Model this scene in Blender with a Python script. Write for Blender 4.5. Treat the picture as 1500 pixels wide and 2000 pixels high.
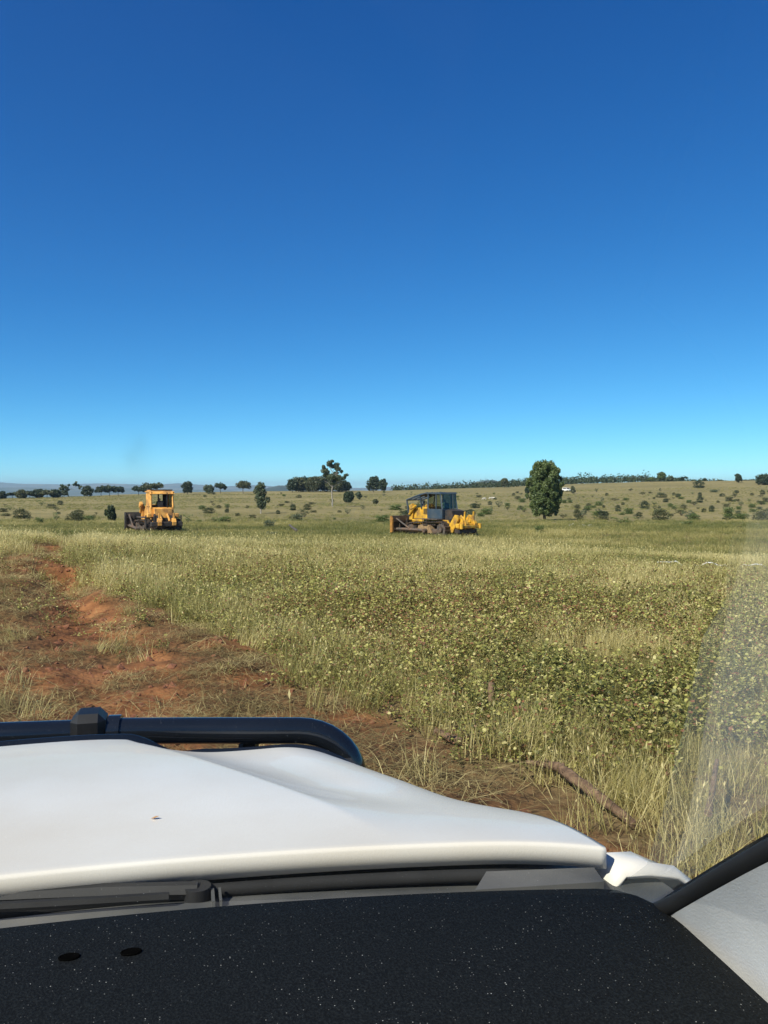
import bpy, bmesh, math, random
import numpy as np
from mathutils import Vector, Matrix, Euler

for o in list(bpy.data.objects):
    bpy.data.objects.remove(o, do_unlink=True)
scene = bpy.context.scene
col = scene.collection
R = math.radians
RNG = np.random.default_rng(7)
rnd = random.Random(11)

# ------------------------------------------------------------------ camera
H = 1.6                      # phone height above the ground
FPX = 1620.0                 # focal length in photo pixels (1500 x 2000)
PITCH = -math.atan(45 / FPX)
cam_d = bpy.data.cameras.new('camera')
cam_d.sensor_fit = 'VERTICAL'
cam_d.sensor_height = 36.0
cam_d.lens = 36.0 * FPX / 2000.0
cam_d.clip_start = 0.02
cam_d.clip_end = 80000
cam = bpy.data.objects.new('camera', cam_d)
cam.location = (0, 0, H)
cam.rotation_euler = (R(90) + PITCH, 0, 0)
col.objects.link(cam)
scene.camera = cam

# ------------------------------------------------------------------ light
SUN_EL, SUN_AZ = 43.0, 42.0        # behind the camera, SUN_AZ degrees to its left
world = bpy.data.worlds.new('World')
scene.world = world
world.use_nodes = True
wn = world.node_tree.nodes
sky = wn.new('ShaderNodeTexSky')
sky.sky_type = 'NISHITA'
sky.sun_disc = False
sky.sun_elevation = R(SUN_EL)
sky.sun_rotation = R(180 + SUN_AZ)
sky.altitude = 300
sky.air_density = 0.5
sky.dust_density = 0.0
sky.ozone_density = 6.0
# the phone's saturated colour response, one curve per channel, the same over the whole dome
sky_sep = wn.new('ShaderNodeSeparateColor')
sky_com = wn.new('ShaderNodeCombineColor')
wl = world.node_tree.links
wl.new(sky.outputs[0], sky_sep.inputs[0])
for ch, (gain, power) in enumerate(((0.47, 1.6), (1.30, 1.13), (2.32, 0.8))):
    pw_ = wn.new('ShaderNodeMath'); pw_.operation = 'POWER'; pw_.inputs[1].default_value = power
    ga_ = wn.new('ShaderNodeMath'); ga_.operation = 'MULTIPLY'; ga_.inputs[1].default_value = gain
    wl.new(sky_sep.outputs[ch], pw_.inputs[0]); wl.new(pw_.outputs[0], ga_.inputs[0]); wl.new(ga_.outputs[0], sky_com.inputs[ch])
wl.new(sky_com.outputs[0], wn['Background'].inputs[0])
wn['Background'].inputs[1].default_value = 0.068
sun_d = bpy.data.lights.new('sun', 'SUN')
sun_d.energy = 5.0
sun_d.angle = R(0.53)
sun_d.color = (1.0, 0.93, 0.81)
sun = bpy.data.objects.new('sun', sun_d)
to_sun = Vector((-math.sin(R(SUN_AZ)) * math.cos(R(SUN_EL)), -math.cos(R(SUN_AZ)) * math.cos(R(SUN_EL)), math.sin(R(SUN_EL))))
sun.rotation_euler = to_sun.to_track_quat('Z', 'Y').to_euler()
sun.location = (-10, -10, 30)
col.objects.link(sun)
vs = scene.view_settings
vs.view_transform = 'Standard'
vs.look = 'None'
vs.exposure = 0.52
vs.gamma = 1.0
vs.use_curve_mapping = False

# ------------------------------------------------------------------ helpers
def ray(px, py):
    a, b = (px - 750) / FPX, -(py - 1000) / FPX
    f = Vector((0, math.cos(PITCH), math.sin(PITCH)))
    u = Vector((0, -math.sin(PITCH), math.cos(PITCH)))
    return Vector((a, 0, 0)) + f + u * b

def at_h(px, py, h):
    d = ray(px, py)
    t = (h - H) / d.z
    return Vector((0, 0, H)) + d * t

def hash2(ix, iy, s):
    n = (ix.astype(np.int64) * 374761393 + iy.astype(np.int64) * 668265263 + s * 974711) & 0x7fffffff
    n = ((n ^ (n >> 13)) * 1274126177) & 0x7fffffff
    return ((n ^ (n >> 16)) & 0xffff) / 65535.0

def vnoise(x, y, s=0):
    ix, iy = np.floor(x), np.floor(y)
    fx, fy = x - ix, y - iy
    fx = fx * fx * (3 - 2 * fx); fy = fy * fy * (3 - 2 * fy)
    a = hash2(ix, iy, s); b = hash2(ix + 1, iy, s); c = hash2(ix, iy + 1, s); d = hash2(ix + 1, iy + 1, s)
    return (a * (1 - fx) + b * fx) * (1 - fy) + (c * (1 - fx) + d * fx) * fy

def fbm(x, y, s=0, o=4):
    r, amp, tot = 0, 1.0, 0
    for i in range(o):
        r = r + amp * vnoise(x, y, s + i * 17); tot += amp
        amp *= 0.5; x = x * 2.03 + 11.3; y = y * 2.03 + 5.7
    return r / tot

def sstep(a, b, x):
    t = np.clip((x - a) / (b - a), 0, 1)
    return t * t * (3 - 2 * t)

def new_obj(name, me, parent=None, mat=None):
    o = bpy.data.objects.new(name, me)
    col.objects.link(o)
    if mat is not None and me is not None:
        me.materials.append(mat)
    if parent is not None:
        o.parent = parent
    return o

def tag(o, label=None, cat=None, group=None, kind=None):
    if label: o['label'] = label
    if cat: o['category'] = cat
    if group: o['group'] = group
    if kind: o['kind'] = kind
    return o

def empty(name, loc=(0, 0, 0), rz=0.0):
    o = bpy.data.objects.new(name, None)
    o.empty_display_size = 0.3
    o.location = loc
    o.rotation_euler = (0, 0, rz)
    col.objects.link(o)
    return o

class MB:
    """collects shapes, builds ONE mesh object"""
    def __init__(s):
        s.v, s.f = [], []
    def add(s, vs, fs):
        n = len(s.v)
        s.v += [tuple(v) for v in vs]
        s.f += [tuple(i + n for i in f) for f in fs]
        return s
    def box(s, c, d, rot=None, ch=0.0):
        hx, hy, hz = d[0] / 2, d[1] / 2, d[2] / 2
        bm = bmesh.new()
        bmesh.ops.create_cube(bm, size=1)
        for v in bm.verts:
            v.co = Vector((v.co.x * d[0], v.co.y * d[1], v.co.z * d[2]))
        if ch > 0:
            bmesh.ops.bevel(bm, geom=list(bm.edges), offset=min(ch, hx * .8, hy * .8, hz * .8), segments=1, affect='EDGES')
        m = Matrix.Translation(c)
        if rot is not None:
            m = m @ Euler(rot).to_matrix().to_4x4()
        bm.verts.index_update()
        s.add([m @ v.co for v in bm.verts], [[v.index for v in f.verts] for f in bm.faces])
        bm.free()
        return s
    def prism(s, poly, y0, y1, axis='y'):
        """polygon in (a,b) extruded along an axis"""
        n = len(poly)
        def P(a, b, t):
            return {'y': (a, t, b), 'x': (t, a, b), 'z': (a, b, t)}[axis]
        vs = [P(a, b, y0) for a, b in poly] + [P(a, b, y1) for a, b in poly]
        fs = [list(range(n))[::-1], list(range(n, 2 * n))]
        for i in range(n):
            j = (i + 1) % n
            fs.append([i, j, n + j, n + i])
        return s.add(vs, fs)
    def tube(s, pts, r, seg=10, caps=True):
        pts = [Vector(p) for p in pts]
        rs = r if isinstance(r, (list, tuple)) else [r] * len(pts)
        vs, fs = [], []
        up = None
        for i, p in enumerate(pts):
            t = (pts[min(i + 1, len(pts) - 1)] - pts[max(i - 1, 0)])
            t.normalize()
            if up is None:
                up = Vector((0, 0, 1)) if abs(t.z) < .9 else Vector((1, 0, 0))
            a = t.cross(up)
            if a.length < 1e-4:
                a = t.cross(Vector((0, 1, 0)))
            a.normalize()
            b = a.cross(t); b.normalize(); up = b
            for k in range(seg):
                w = 2 * math.pi * k / seg
                vs.append(p + (a * math.cos(w) + b * math.sin(w)) * rs[i])
        for i in range(len(pts) - 1):
            for k in range(seg):
                k2 = (k + 1) % seg
                fs.append([i * seg + k, i * seg + k2, (i + 1) * seg + k2, (i + 1) * seg + k])
        if caps:
            fs.append(list(range(seg))[::-1])
            fs.append([(len(pts) - 1) * seg + k for k in range(seg)])
        return s.add(vs, fs)
    def cyl(s, a, b, r, seg=16):
        return s.tube([a, b], r, seg)
    def grid(s, P):
        """P[i][j] points"""
        n, m = len(P), len(P[0])
        return s.add([p for row in P for p in row],
                     [[i * m + j, i * m + j + 1, (i + 1) * m + j + 1, (i + 1) * m + j] for i in range(n - 1) for j in range(m - 1)])
    def mesh(s, name, smooth=False, angle=None):
        me = bpy.data.meshes.new(name)
        me.from_pydata(s.v, [], s.f)
        me.validate()
        bm = bmesh.new(); bm.from_mesh(me)
        bmesh.ops.recalc_face_normals(bm, faces=bm.faces)
        bm.to_mesh(me); bm.free()
        if smooth:
            me.shade_smooth()
            if angle:
                me.set_sharp_from_angle(angle=R(angle))
        return me
    def build(s, name, mat, parent=None, smooth=False, angle=35):
        return new_obj(name, s.mesh(name, smooth, angle), parent, mat)

# ------------------------------------------------------------------ materials
MATS = {}
def mat(name, c1, c2=None, scale=6.0, rough=0.7, metal=0.0, bump=0.0, bscale=None, spec=0.5, coat=0.0, detail=5.0, lo=.35, hi=.65, dust=None, dust_amt=.0):
    if name in MATS: return MATS[name]
    m = bpy.data.materials.new(name); m.use_nodes = True
    nt = m.node_tree; N = nt.nodes; L = nt.links
    b = N['Principled BSDF']
    b.inputs['Roughness'].default_value = rough
    b.inputs['Metallic'].default_value = metal
    b.inputs['Specular IOR Level'].default_value = spec
    b.inputs['Coat Weight'].default_value = coat
    tc = N.new('ShaderNodeTexCoord')
    no = N.new('ShaderNodeTexNoise'); no.inputs['Scale'].default_value = scale; no.inputs['Detail'].default_value = detail
    L.new(tc.outputs['Object'], no.inputs['Vector'])
    cr = N.new('ShaderNodeValToRGB')
    cr.color_ramp.elements[0].position = lo; cr.color_ramp.elements[1].position = hi
    cr.color_ramp.elements[0].color = (*c1, 1); cr.color_ramp.elements[1].color = (*(c2 or c1), 1)
    L.new(no.outputs['Fac'], cr.inputs['Fac'])
    out = cr.outputs['Color']
    if dust is not None:
        n2 = N.new('ShaderNodeTexNoise'); n2.inputs['Scale'].default_value = scale * .45; n2.inputs['Detail'].default_value = 8
        L.new(tc.outputs['Object'], n2.inputs['Vector'])
        r2 = N.new('ShaderNodeMapRange'); r2.inputs['From Min'].default_value = .42; r2.inputs['From Max'].default_value = .68
        r2.inputs['To Max'].default_value = dust_amt
        L.new(n2.outputs['Fac'], r2.inputs['Value'])
        mx = N.new('ShaderNodeMix'); mx.data_type = 'RGBA'
        L.new(r2.outputs[0], mx.inputs[0]); L.new(out, mx.inputs[6]); mx.inputs[7].default_value = (*dust, 1)
        out = mx.outputs[2]
    L.new(out, b.inputs['Base Color'])
    if bump > 0:
        nb = N.new('ShaderNodeTexNoise'); nb.inputs['Scale'].default_value = bscale or scale * 4; nb.inputs['Detail'].default_value = 6
        L.new(tc.outputs['Object'], nb.inputs['Vector'])
        bp = N.new('ShaderNodeBump'); bp.inputs['Strength'].default_value = bump; bp.inputs['Distance'].default_value = 0.02
        L.new(nb.outputs['Fac'], bp.inputs['Height']); L.new(bp.outputs[0], b.inputs['Normal'])
    MATS[name] = m
    return m

def leaf_mat(name, stops, use_tint=False, trans=0.3, spread=.6, rough=.55, gloss=.04):
    """colour ramp driven by a per-leaf attribute (and a per-plant tint)"""
    m = bpy.data.materials.new(name); m.use_nodes = True
    nt = m.node_tree; N = nt.nodes; L = nt.links
    N.remove(N['Principled BSDF'])
    at = N.new('ShaderNodeAttribute'); at.attribute_name = 'b'
    v = at.outputs['Fac']
    if use_tint:
        ti = N.new('ShaderNodeAttribute'); ti.attribute_type = 'INSTANCER'; ti.attribute_name = 'tint'
        mm = N.new('ShaderNodeMath'); mm.operation = 'MULTIPLY_ADD'; mm.inputs[1].default_value = spread
        L.new(v, mm.inputs[0]); 
        sb = N.new('ShaderNodeMath'); sb.operation = 'SUBTRACT'; sb.inputs[1].default_value = spread / 2
        L.new(ti.outputs['Fac'], sb.inputs[0]); L.new(sb.outputs[0], mm.inputs[2])
        v = mm.outputs[0]
    else:
        oi = N.new('ShaderNodeObjectInfo')
        mm = N.new('ShaderNodeMath'); mm.operation = 'MULTIPLY_ADD'; mm.inputs[1].default_value = .18
        L.new(oi.outputs['Random'], mm.inputs[0]); L.new(v, mm.inputs[2]); v = mm.outputs[0]
    cr = N.new('ShaderNodeValToRGB')
    els = cr.color_ramp.elements
    els[0].position, els[1].position = stops[0][0], stops[-1][0]
    els[0].color, els[1].color = (*stops[0][1], 1), (*stops[-1][1], 1)
    for p, c in stops[1:-1]:
        e = els.new(p); e.color = (*c, 1)
    L.new(v, cr.inputs['Fac'])
    d = N.new('ShaderNodeBsdfDiffuse'); t = N.new('ShaderNodeBsdfTranslucent'); g = N.new('ShaderNodeBsdfGlossy')
    g.inputs['Roughness'].default_value = rough
    L.new(cr.outputs[0], d.inputs[0]); L.new(cr.outputs[0], t.inputs[0])
    m1 = N.new('ShaderNodeMixShader'); m1.inputs[0].default_value = trans
    L.new(d.outputs[0], m1.inputs[1]); L.new(t.outputs[0], m1.inputs[2])
    m2 = N.new('ShaderNodeMixShader'); m2.inputs[0].default_value = gloss
    L.new(m1.outputs[0], m2.inputs[1]); L.new(g.outputs[0], m2.inputs[2])
    L.new(m2.outputs[0], N['Material Output'].inputs[0])
    MATS[name] = m
    return m

M = {}
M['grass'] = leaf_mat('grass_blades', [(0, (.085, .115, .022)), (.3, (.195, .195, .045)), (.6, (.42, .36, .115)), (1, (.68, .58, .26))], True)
M['herb'] = leaf_mat('herb_leaves', [(0, (.12, .13, .03)), (.35, (.26, .255, .06)), (.66, (.50, .47, .13)), (.84, (.66, .58, .26)), (.88, (.30, .13, .06)), (1, (.24, .11, .055))], True, .3, 1.0)
M['stem'] = mat('herb_stems', (.22, .10, .05), (.30, .2, .09), 40)
M['straw'] = leaf_mat('flattened_straw', [(0, (.11, .080, .032)), (.5, (.29, .225, .09)), (1, (.58, .48, .22))], True, .1)
M['leaf_green'] = leaf_mat('leaf_green', [(0, (.06, .09, .028)), (.5, (.11, .155, .045)), (1, (.17, .21, .07))])
M['leaf_dark'] = leaf_mat('leaf_dark', [(0, (.018, .032, .014)), (.5, (.036, .056, .022)), (1, (.065, .09, .035))])
M['leaf_grey'] = leaf_mat('leaf_grey', [(0, (.05, .07, .035)), (.5, (.09, .12, .06)), (1, (.15, .175, .09))])
M['leaf_fresh'] = leaf_mat('leaf_fresh', [(0, (.05, .085, .02)), (.5, (.10, .15, .035)), (1, (.19, .23, .07))])
M['leaf_olive'] = leaf_mat('leaf_olive', [(0, (.045, .055, .02)), (.5, (.085, .095, .035)), (1, (.14, .14, .06))])
M['leaf_pale'] = leaf_mat('leaf_pale', [(0, (.3, .29, .2)), (.5, (.5, .48, .36)), (1, (.75, .72, .6))])
M['bark_pale'] = mat('bark_pale', (.22, .19, .155), (.40, .36, .30), 3)
M['bark_dark'] = mat('bark_dark', (.05, .04, .03), (.12, .095, .07), 4)
M['soil_clod'] = mat('soil_clods', (.20, .075, .035), (.34, .14, .07), 8, .95, bump=.6)
M['wood'] = mat('weathered_wood', (.12, .07, .04), (.26, .165, .095), 22, .9, bump=.9, bscale=60)
M['yellow'] = mat('worn_yellow_paint', (.62, .33, .02), (.70, .40, .035), 5.0, .5, bump=.08, dust=(.17, .10, .045), dust_amt=.85)
M['orange'] = mat('faded_orange_paint', (.70, .33, .055), (.80, .43, .11), 4.5, .55, dust=(.24, .12, .05), dust_amt=.8)
M['blue'] = mat('steel_blue_paint', (.028, .047, .07), (.042, .066, .092), 3, .45, dust=(.12, .12, .10), dust_amt=.4)
M['steel'] = mat('worn_steel', (.055, .05, .045), (.14, .12, .10), 5, .6, .3, dust=(.22, .12, .06), dust_amt=.6)
M['dark_steel'] = mat('dark_steel', (.02, .02, .02), (.05, .045, .04), 5, .65, .2, dust=(.12, .07, .04), dust_amt=.4)
M['black'] = mat('black_parts', (.012, .012, .013), (.03, .03, .03), 7, .6)
M['dirt'] = mat('packed_dirt', (.20, .12, .06), (.32, .22, .11), 6, .95, bump=.8)
M['white_paint'] = mat('white_vehicle_paint', (.87, .85, .79), (.87, .85, .79), 3, .33, coat=.2, dust=(.66, .57, .43), dust_amt=.6)
M['white_bits'] = mat('white_plastic', (.78, .78, .75), (.85, .85, .82), 6, .5)
M['bar_paint'] = mat('black_powder_coat', (.006, .008, .011), (.010, .012, .016), 4, .13, coat=.4, bump=.01, bscale=220)
M['rubber'] = mat('rubber', (.012, .012, .012), (.02, .02, .02), 12, .8)
M['cowl'] = mat('grey_cowl_plastic', (.055, .058, .058), (.085, .088, .085), 9, .6, dust=(.24, .23, .21), dust_amt=.6)
M['trim_grey'] = mat('grey_interior_trim', (.58, .585, .58), (.62, .625, .62), 30, .75, bump=.12, bscale=400)
M['seal'] = mat('black_seal', (.008, .008, .008), (.012, .012, .012), 20, .7)
M['cow'] = mat('white_hide', (.52, .47, .39), (.62, .58, .5), 3, .8)
M['hide_red'] = mat('tan_hide', (.30, .16, .08), (.42, .25, .14), 3, .8)
M['rim'] = mat('alloy', (.35, .35, .36), (.45, .45, .45), 8, .35, .9)

def glass_mat(name, tint, gl=1.45, haze=0.0):
    m = bpy.data.materials.new(name); m.use_nodes = True
    nt = m.node_tree; N = nt.nodes; L = nt.links
    N.remove(N['Principled BSDF'])
    t = N.new('ShaderNodeBsdfTransparent'); t.inputs[0].default_value = (*tint, 1)
    g = N.new('ShaderNodeBsdfGlossy'); g.inputs['Roughness'].default_value = 0.02
    lw = N.new('ShaderNodeLayerWeight'); lw.inputs['Blend'].default_value = .5
    p5 = N.new('ShaderNodeMath'); p5.operation = 'POWER'; p5.inputs[1].default_value = 5.0
    L.new(lw.outputs['Facing'], p5.inputs[0])
    fr = N.new('ShaderNodeMath'); fr.operation = 'MULTIPLY_ADD'; fr.inputs[1].default_value = .9; fr.inputs[2].default_value = gl
    L.new(p5.outputs[0], fr.inputs[0])
    mx = N.new('ShaderNodeMixShader')
    L.new(fr.outputs[0], mx.inputs[0]); L.new(t.outputs[0], mx.inputs[1]); L.new(g.outputs[0], mx.inputs[2])
    L.new(mx.outputs[0], N['Material Output'].inputs[0])
    MATS[name] = m
    return m
M['glass'] = glass_mat('windscreen_glass', (.95, .985, .97), .03)
M['cab_glass'] = glass_mat('cab_glass', (.55, .62, .60), .05)

# ------------------------------------------------------------------ terrain
PSI = R(14.0)                # the vehicle points 14 degrees left of the camera
CLAT = 0.19                  # the phone is held this far right of the vehicle's centre line
prof_y = np.array([-60, 0, 14, 20, 30, 45, 62, 71, 90, 125, 170, 215], float)
prof_z = np.array([0, 0, 0.0, -.06, -.62, -1.33, -1.93, -2.12, -2.5, -3.02, -3.12, -3.1], float)
rid_px = np.array([-900, -300, 0, 120, 240, 380, 600, 780, 1000, 1100, 1200, 1300, 1500, 2100, 3000], float)
rid_py = np.array([985, 981, 976, 972, 966, 961, 958, 957, 951, 946, 943, 940, 938, 936, 940], float)
rid_x = (rid_px - 750) / FPX * 500
rid_z = 1.6 - (rid_py - 955) / FPX * 500

def lat_f(x, y):
    return x * math.cos(PSI) + y * math.sin(PSI) + CLAT, -x * math.sin(PSI) + y * math.cos(PSI)

def soil_mask(x, y):
    """where grass has been flattened and red soil shows (the cleared track)"""
    n = (fbm(x * .9, y * .9, 3) - .5) * 2
    n2 = (fbm(x * 3.1, y * 3.1, 9) - .5)
    rb = np.interp(y, [-40, 0, 3.0, 4.0, 5.0, 6.6, 8.0, 9.6, 12, 15, 20, 28, 34], [10, 3.2, 1.35, .95, .35, -.55, -1.3, -2.2, -3.9, -5.6, -7.6, -10.4, -12.5])
    lb = np.interp(y, [-40, 0, 4, 6.5, 9, 12, 15, 18, 22, 28, 34], [-14, -6, -5.2, -5.2, -5.9, -6.5, -7.6, -8.0, -8.7, -11.2, -12.6])
    d = np.minimum(rb - x, x - lb) + n * .45 + n2 * .5
    m = sstep(-.15, .35, d)
    return m * sstep(34, 27, y)

def track_c(y):
    return np.interp(y, [0, 4, 7.5, 11, 14.8, 20, 28, 34], [-1.0, -1.4, -2.45, -4.1, -5.75, -7.6, -10.6, -12.6])

def bare_mask(x, y):
    """bare soil inside the cleared strip"""
    c = track_c(y)
    w = .33 + .45 * (1 - sstep(4, 16, y))
    n = fbm(x * 1.1 + 7, y * 1.6, 21, 5)
    a = sstep(.62, .30, np.abs(x - c) / (w * 2)) * sstep(.36, .52, n + .06)
    b = sstep(.53, .63, n)
    pit = np.exp(-(((x + 5.95) / .6) ** 2 + ((y - 14.8) / 1.0) ** 2) ** 2)
    return np.clip(np.maximum(np.maximum(a, b), pit), 0, 1) * soil_mask(x, y)

def terrain(x, y, fine=True):
    x = np.asarray(x, float); y = np.asarray(y, float)
    z = np.interp(y, prof_y, prof_z)
    tilt = -.033 * x * sstep(4, 13, y) * sstep(75, 28, y)
    z = z + np.clip(tilt, -.75, .75)
    rz = np.interp(x * 500 / np.maximum(y, 420) if False else x, rid_x, rid_z)
    t = np.clip((y - 215) / 285, 0, 1)
    t = t * t * (1.6 - .6 * t)
    z = np.where(y > 215, -3.1 + (rz + 3.1) * t, z)
    # beyond the ridge: a shelf on the right, then a broad valley
    shelf = sstep(-40, 120, x)
    back = np.interp(y, [500, 640, 900, 1800, 3000], [0, .10, .35, .9, 1.0])
    back2 = np.interp(y, [500, 700, 900, 2600, 3600], [0, .0, .08, .8, 1.0])
    bk = back * (1 - shelf) + back2 * shelf
    z = np.where(y > 500, rz * (1 - bk) + (-60) * bk, z)
    z = z + (fbm(x * .035, y * .035, 31, 3) - .5) * .9 * sstep(90, 200, y) * sstep(900, 500, y)
    if fine:
        near = sstep(60, 25, y) * sstep(-8, 0, y)
        s = soil_mask(x, y)
        z = z + (fbm(x * .5, y * .5, 41, 3) - .5) * .16 * sstep(2.5, 6, y) * near
        c = track_c(y)
        rut = np.exp(-((x - c) / .42) ** 2)
        depth = np.interp(y, [3, 6, 9, 12.0, 14.3, 14.95, 15.3, 17, 24, 30], [.0, .05, .12, .22, .36, .34, .0, .0, .06, .0])
        z = z - rut * depth * near
        # spoil heaped beside the rut
        z = z + near * s * .10 * np.exp(-((np.abs(x - c) - .75) / .25) ** 2) * sstep(8, 13, y) * fbm(x * 2, y * 2, 51, 2)
        z = z + near * s * ((fbm(x * 2.2, y * 2.2, 61, 4) - .5) * .14 + (fbm(x * 7, y * 7, 71, 3) - .5) * .06) * sstep(2.3, 3.6, y + np.abs(x) * .5)
    return z

def gz(x, y):
    return float(terrain(np.array([x]), np.array([y]))[0])

def on_ground(px, py, fallback=470.0, dmin=2.5):
    d = ray(px, py)
    ys = np.geomspace(dmin, 1200, 2600)
    t = ys / d.y
    xs = d.x * t; zs = H + d.z * t
    g = terrain(xs, ys)
    hit = np.nonzero(zs <= g)[0]
    if len(hit) == 0 or ys[hit[0]] > 560:
        y = fallback; x = d.x / d.y * y
        return Vector((x, y, gz(x, y)))
    i = hit[0]
    return Vector((xs[i], ys[i], g[i]))

def axis_pts(lo, fine_lo, fine_hi, hi, step, grow=1.09):
    a = list(np.arange(fine_lo, fine_hi + step * .5, step))
    s = step; v = a[-1]
    while v < hi:
        s *= grow; v += s; a.append(v)
    s = step; v = a[0]; pre = []
    while v > lo:
        s *= grow; v -= s; pre.append(v)
    return np.array(pre[::-1] + a)

gx = axis_pts(-15000, -8.5, 5.5, 15000, .07, 1.07)
gy = axis_pts(-400, 2.2, 18.0, 16000, .07, 1.045)
GX, GY = np.meshgrid(gx, gy)
GZ = terrain(GX, GY)
def fast_mesh(name, V, F4):
    me = bpy.data.meshes.new(name)
    me.vertices.add(len(V)); me.vertices.foreach_set('co', np.asarray(V, np.float32).ravel())
    n = len(F4); k = F4.shape[1]
    me.loops.add(n * k); me.loops.foreach_set('vertex_index', F4.astype(np.int32).ravel())
    me.polygons.add(n)
    me.polygons.foreach_set('loop_start', np.arange(0, n * k, k, dtype=np.int32))
    me.update(calc_edges=True)
    return me
ny, nx = GX.shape
idx = np.arange(ny * nx).reshape(ny, nx)
F4 = np.stack([idx[:-1, :-1], idx[:-1, 1:], idx[1:, 1:], idx[1:, :-1]], -1).reshape(-1, 4)
gme = fast_mesh('ground', np.stack([GX, GY, GZ], -1).reshape(-1, 3), F4)
gme.shade_smooth()
def add_attr(me, name, data, dom='POINT', typ='FLOAT'):
    a = me.attributes.new(name, typ, dom)
    a.data.foreach_set('value', np.asarray(data, np.float32 if typ == 'FLOAT' else np.int32).ravel())
add_attr(gme, 'soil', soil_mask(GX, GY))
add_attr(gme, 'bare', bare_mask(GX, GY))

def ground_material():
    m = bpy.data.materials.new('paddock_ground'); m.use_nodes = True
    nt = m.node_tree; N = nt.nodes; L = nt.links
    b = N['Principled BSDF']; b.inputs['Roughness'].default_value = .95; b.inputs['Specular IOR Level'].default_value = .1
    geo = N.new('ShaderNodeNewGeometry')
    def noise(scale, vec=None, det=6, dist=0.0):
        n = N.new('ShaderNodeTexNoise'); n.inputs['Scale'].default_value = scale; n.inputs['Detail'].default_value = det
        n.inputs['Distortion'].default_value = dist
        L.new(vec or geo.outputs['Position'], n.inputs['Vector']); return n.outputs['Fac']
    def ramp(f, stops):
        r = N.new('ShaderNodeValToRGB'); e = r.color_ramp.elements
        e[0].position, e[1].position = stops[0][0], stops[-1][0]
        e[0].color, e[1].color = (*stops[0][1], 1), (*stops[-1][1], 1)
        for p, c in stops[1:-1]:
            q = e.new(p); q.color = (*c, 1)
        L.new(f, r.inputs['Fac']); return r.outputs[0]
    def mix(f, a, bb):
        x = N.new('ShaderNodeMix'); x.data_type = 'RGBA'
        L.new(f, x.inputs[0]); L.new(a, x.inputs[6]); L.new(bb, x.inputs[7]); return x.outputs[2]
    def mrange(f, a, c, lo=0., hi=1.):
        r = N.new('ShaderNodeMapRange'); r.interpolation_type = 'SMOOTHSTEP'
        r.inputs['From Min'].default_value = a; r.inputs['From Max'].default_value = c
        r.inputs['To Min'].default_value = lo; r.inputs['To Max'].default_value = hi
        L.new(f, r.inputs['Value']); return r.outputs[0]
    sep = N.new('ShaderNodeSeparateXYZ'); L.new(geo.outputs['Position'], sep.inputs[0])
    # grassy paddock: tan with olive drifts and darker tussock speckle
    drift = noise(.022, det=5); tus = noise(.55, det=7, dist=.6); fine = noise(2.6, det=5)
    pad = ramp(drift, [(.34, (.17, .145, .055)), (.5, (.245, .20, .08)), (.66, (.33, .265, .115))])
    dk = ramp(tus, [(.42, (.115, .115, .045)), (.56, (.26, .21, .10))])
    pad2 = mix(mrange(tus, .40, .54, .75, 0.), pad, dk)
    fineramp = ramp(fine, [(.36, (.14, .125, .055)), (.62, (.31, .25, .125))])
    fm = N.new('ShaderNodeValue'); fm.outputs[0].default_value = .35
    pad3 = mix(fm.outputs[0], pad2, fineramp)
    # the near field under the sward: litter and soil
    litter = ramp(noise(9, det=7), [(.35, (.10, .065, .03)), (.6, (.23, .165, .08))])
    p = mix(mrange(sep.outputs['Y'], 40, 110), litter, pad3)
    # wooded valley beyond the ridge
    wood = ramp(noise(.006, det=8), [(.4, (.045, .06, .028)), (.62, (.12, .115, .055))])
    p = mix(mrange(sep.outputs['Y'], 750, 1200), p, wood)
    # red soil
    so = N.new('ShaderNodeAttribute'); so.attribute_name = 'soil'
    ba = N.new('ShaderNodeAttribute'); ba.attribute_name = 'bare'
    soilc = ramp(noise(3.5, det=9), [(.3, (.105, .047, .022)), (.5, (.21, .090, .037)), (.7, (.34, .155, .064))])
    soild = ramp(noise(14, det=8), [(.35, (.075, .042, .021)), (.65, (.20, .105, .046))])
    p = mix(so.outputs['Fac'], p, soild)
    p = mix(ba.outputs['Fac'], p, soilc)
    L.new(p, b.inputs['Base Color'])
    bp = N.new('ShaderNodeBump'); bp.inputs['Strength'].default_value = .7; bp.inputs['Distance'].default_value = .04
    L.new(noise(16, det=9), bp.inputs['Height'])
    b2 = N.new('ShaderNodeBump'); b2.inputs['Strength'].default_value = .6; b2.inputs['Distance'].default_value = .35
    L.new(tus, b2.inputs['Height']); L.new(bp.outputs[0], b2.inputs['Normal'])
    L.new(b2.outputs[0], b.inputs['Normal'])
    return m
ground = new_obj('ground', gme, None, ground_material())
tag(ground, 'grassy paddock of dry grass and red soil running to the horizon', kind='structure')

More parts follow.
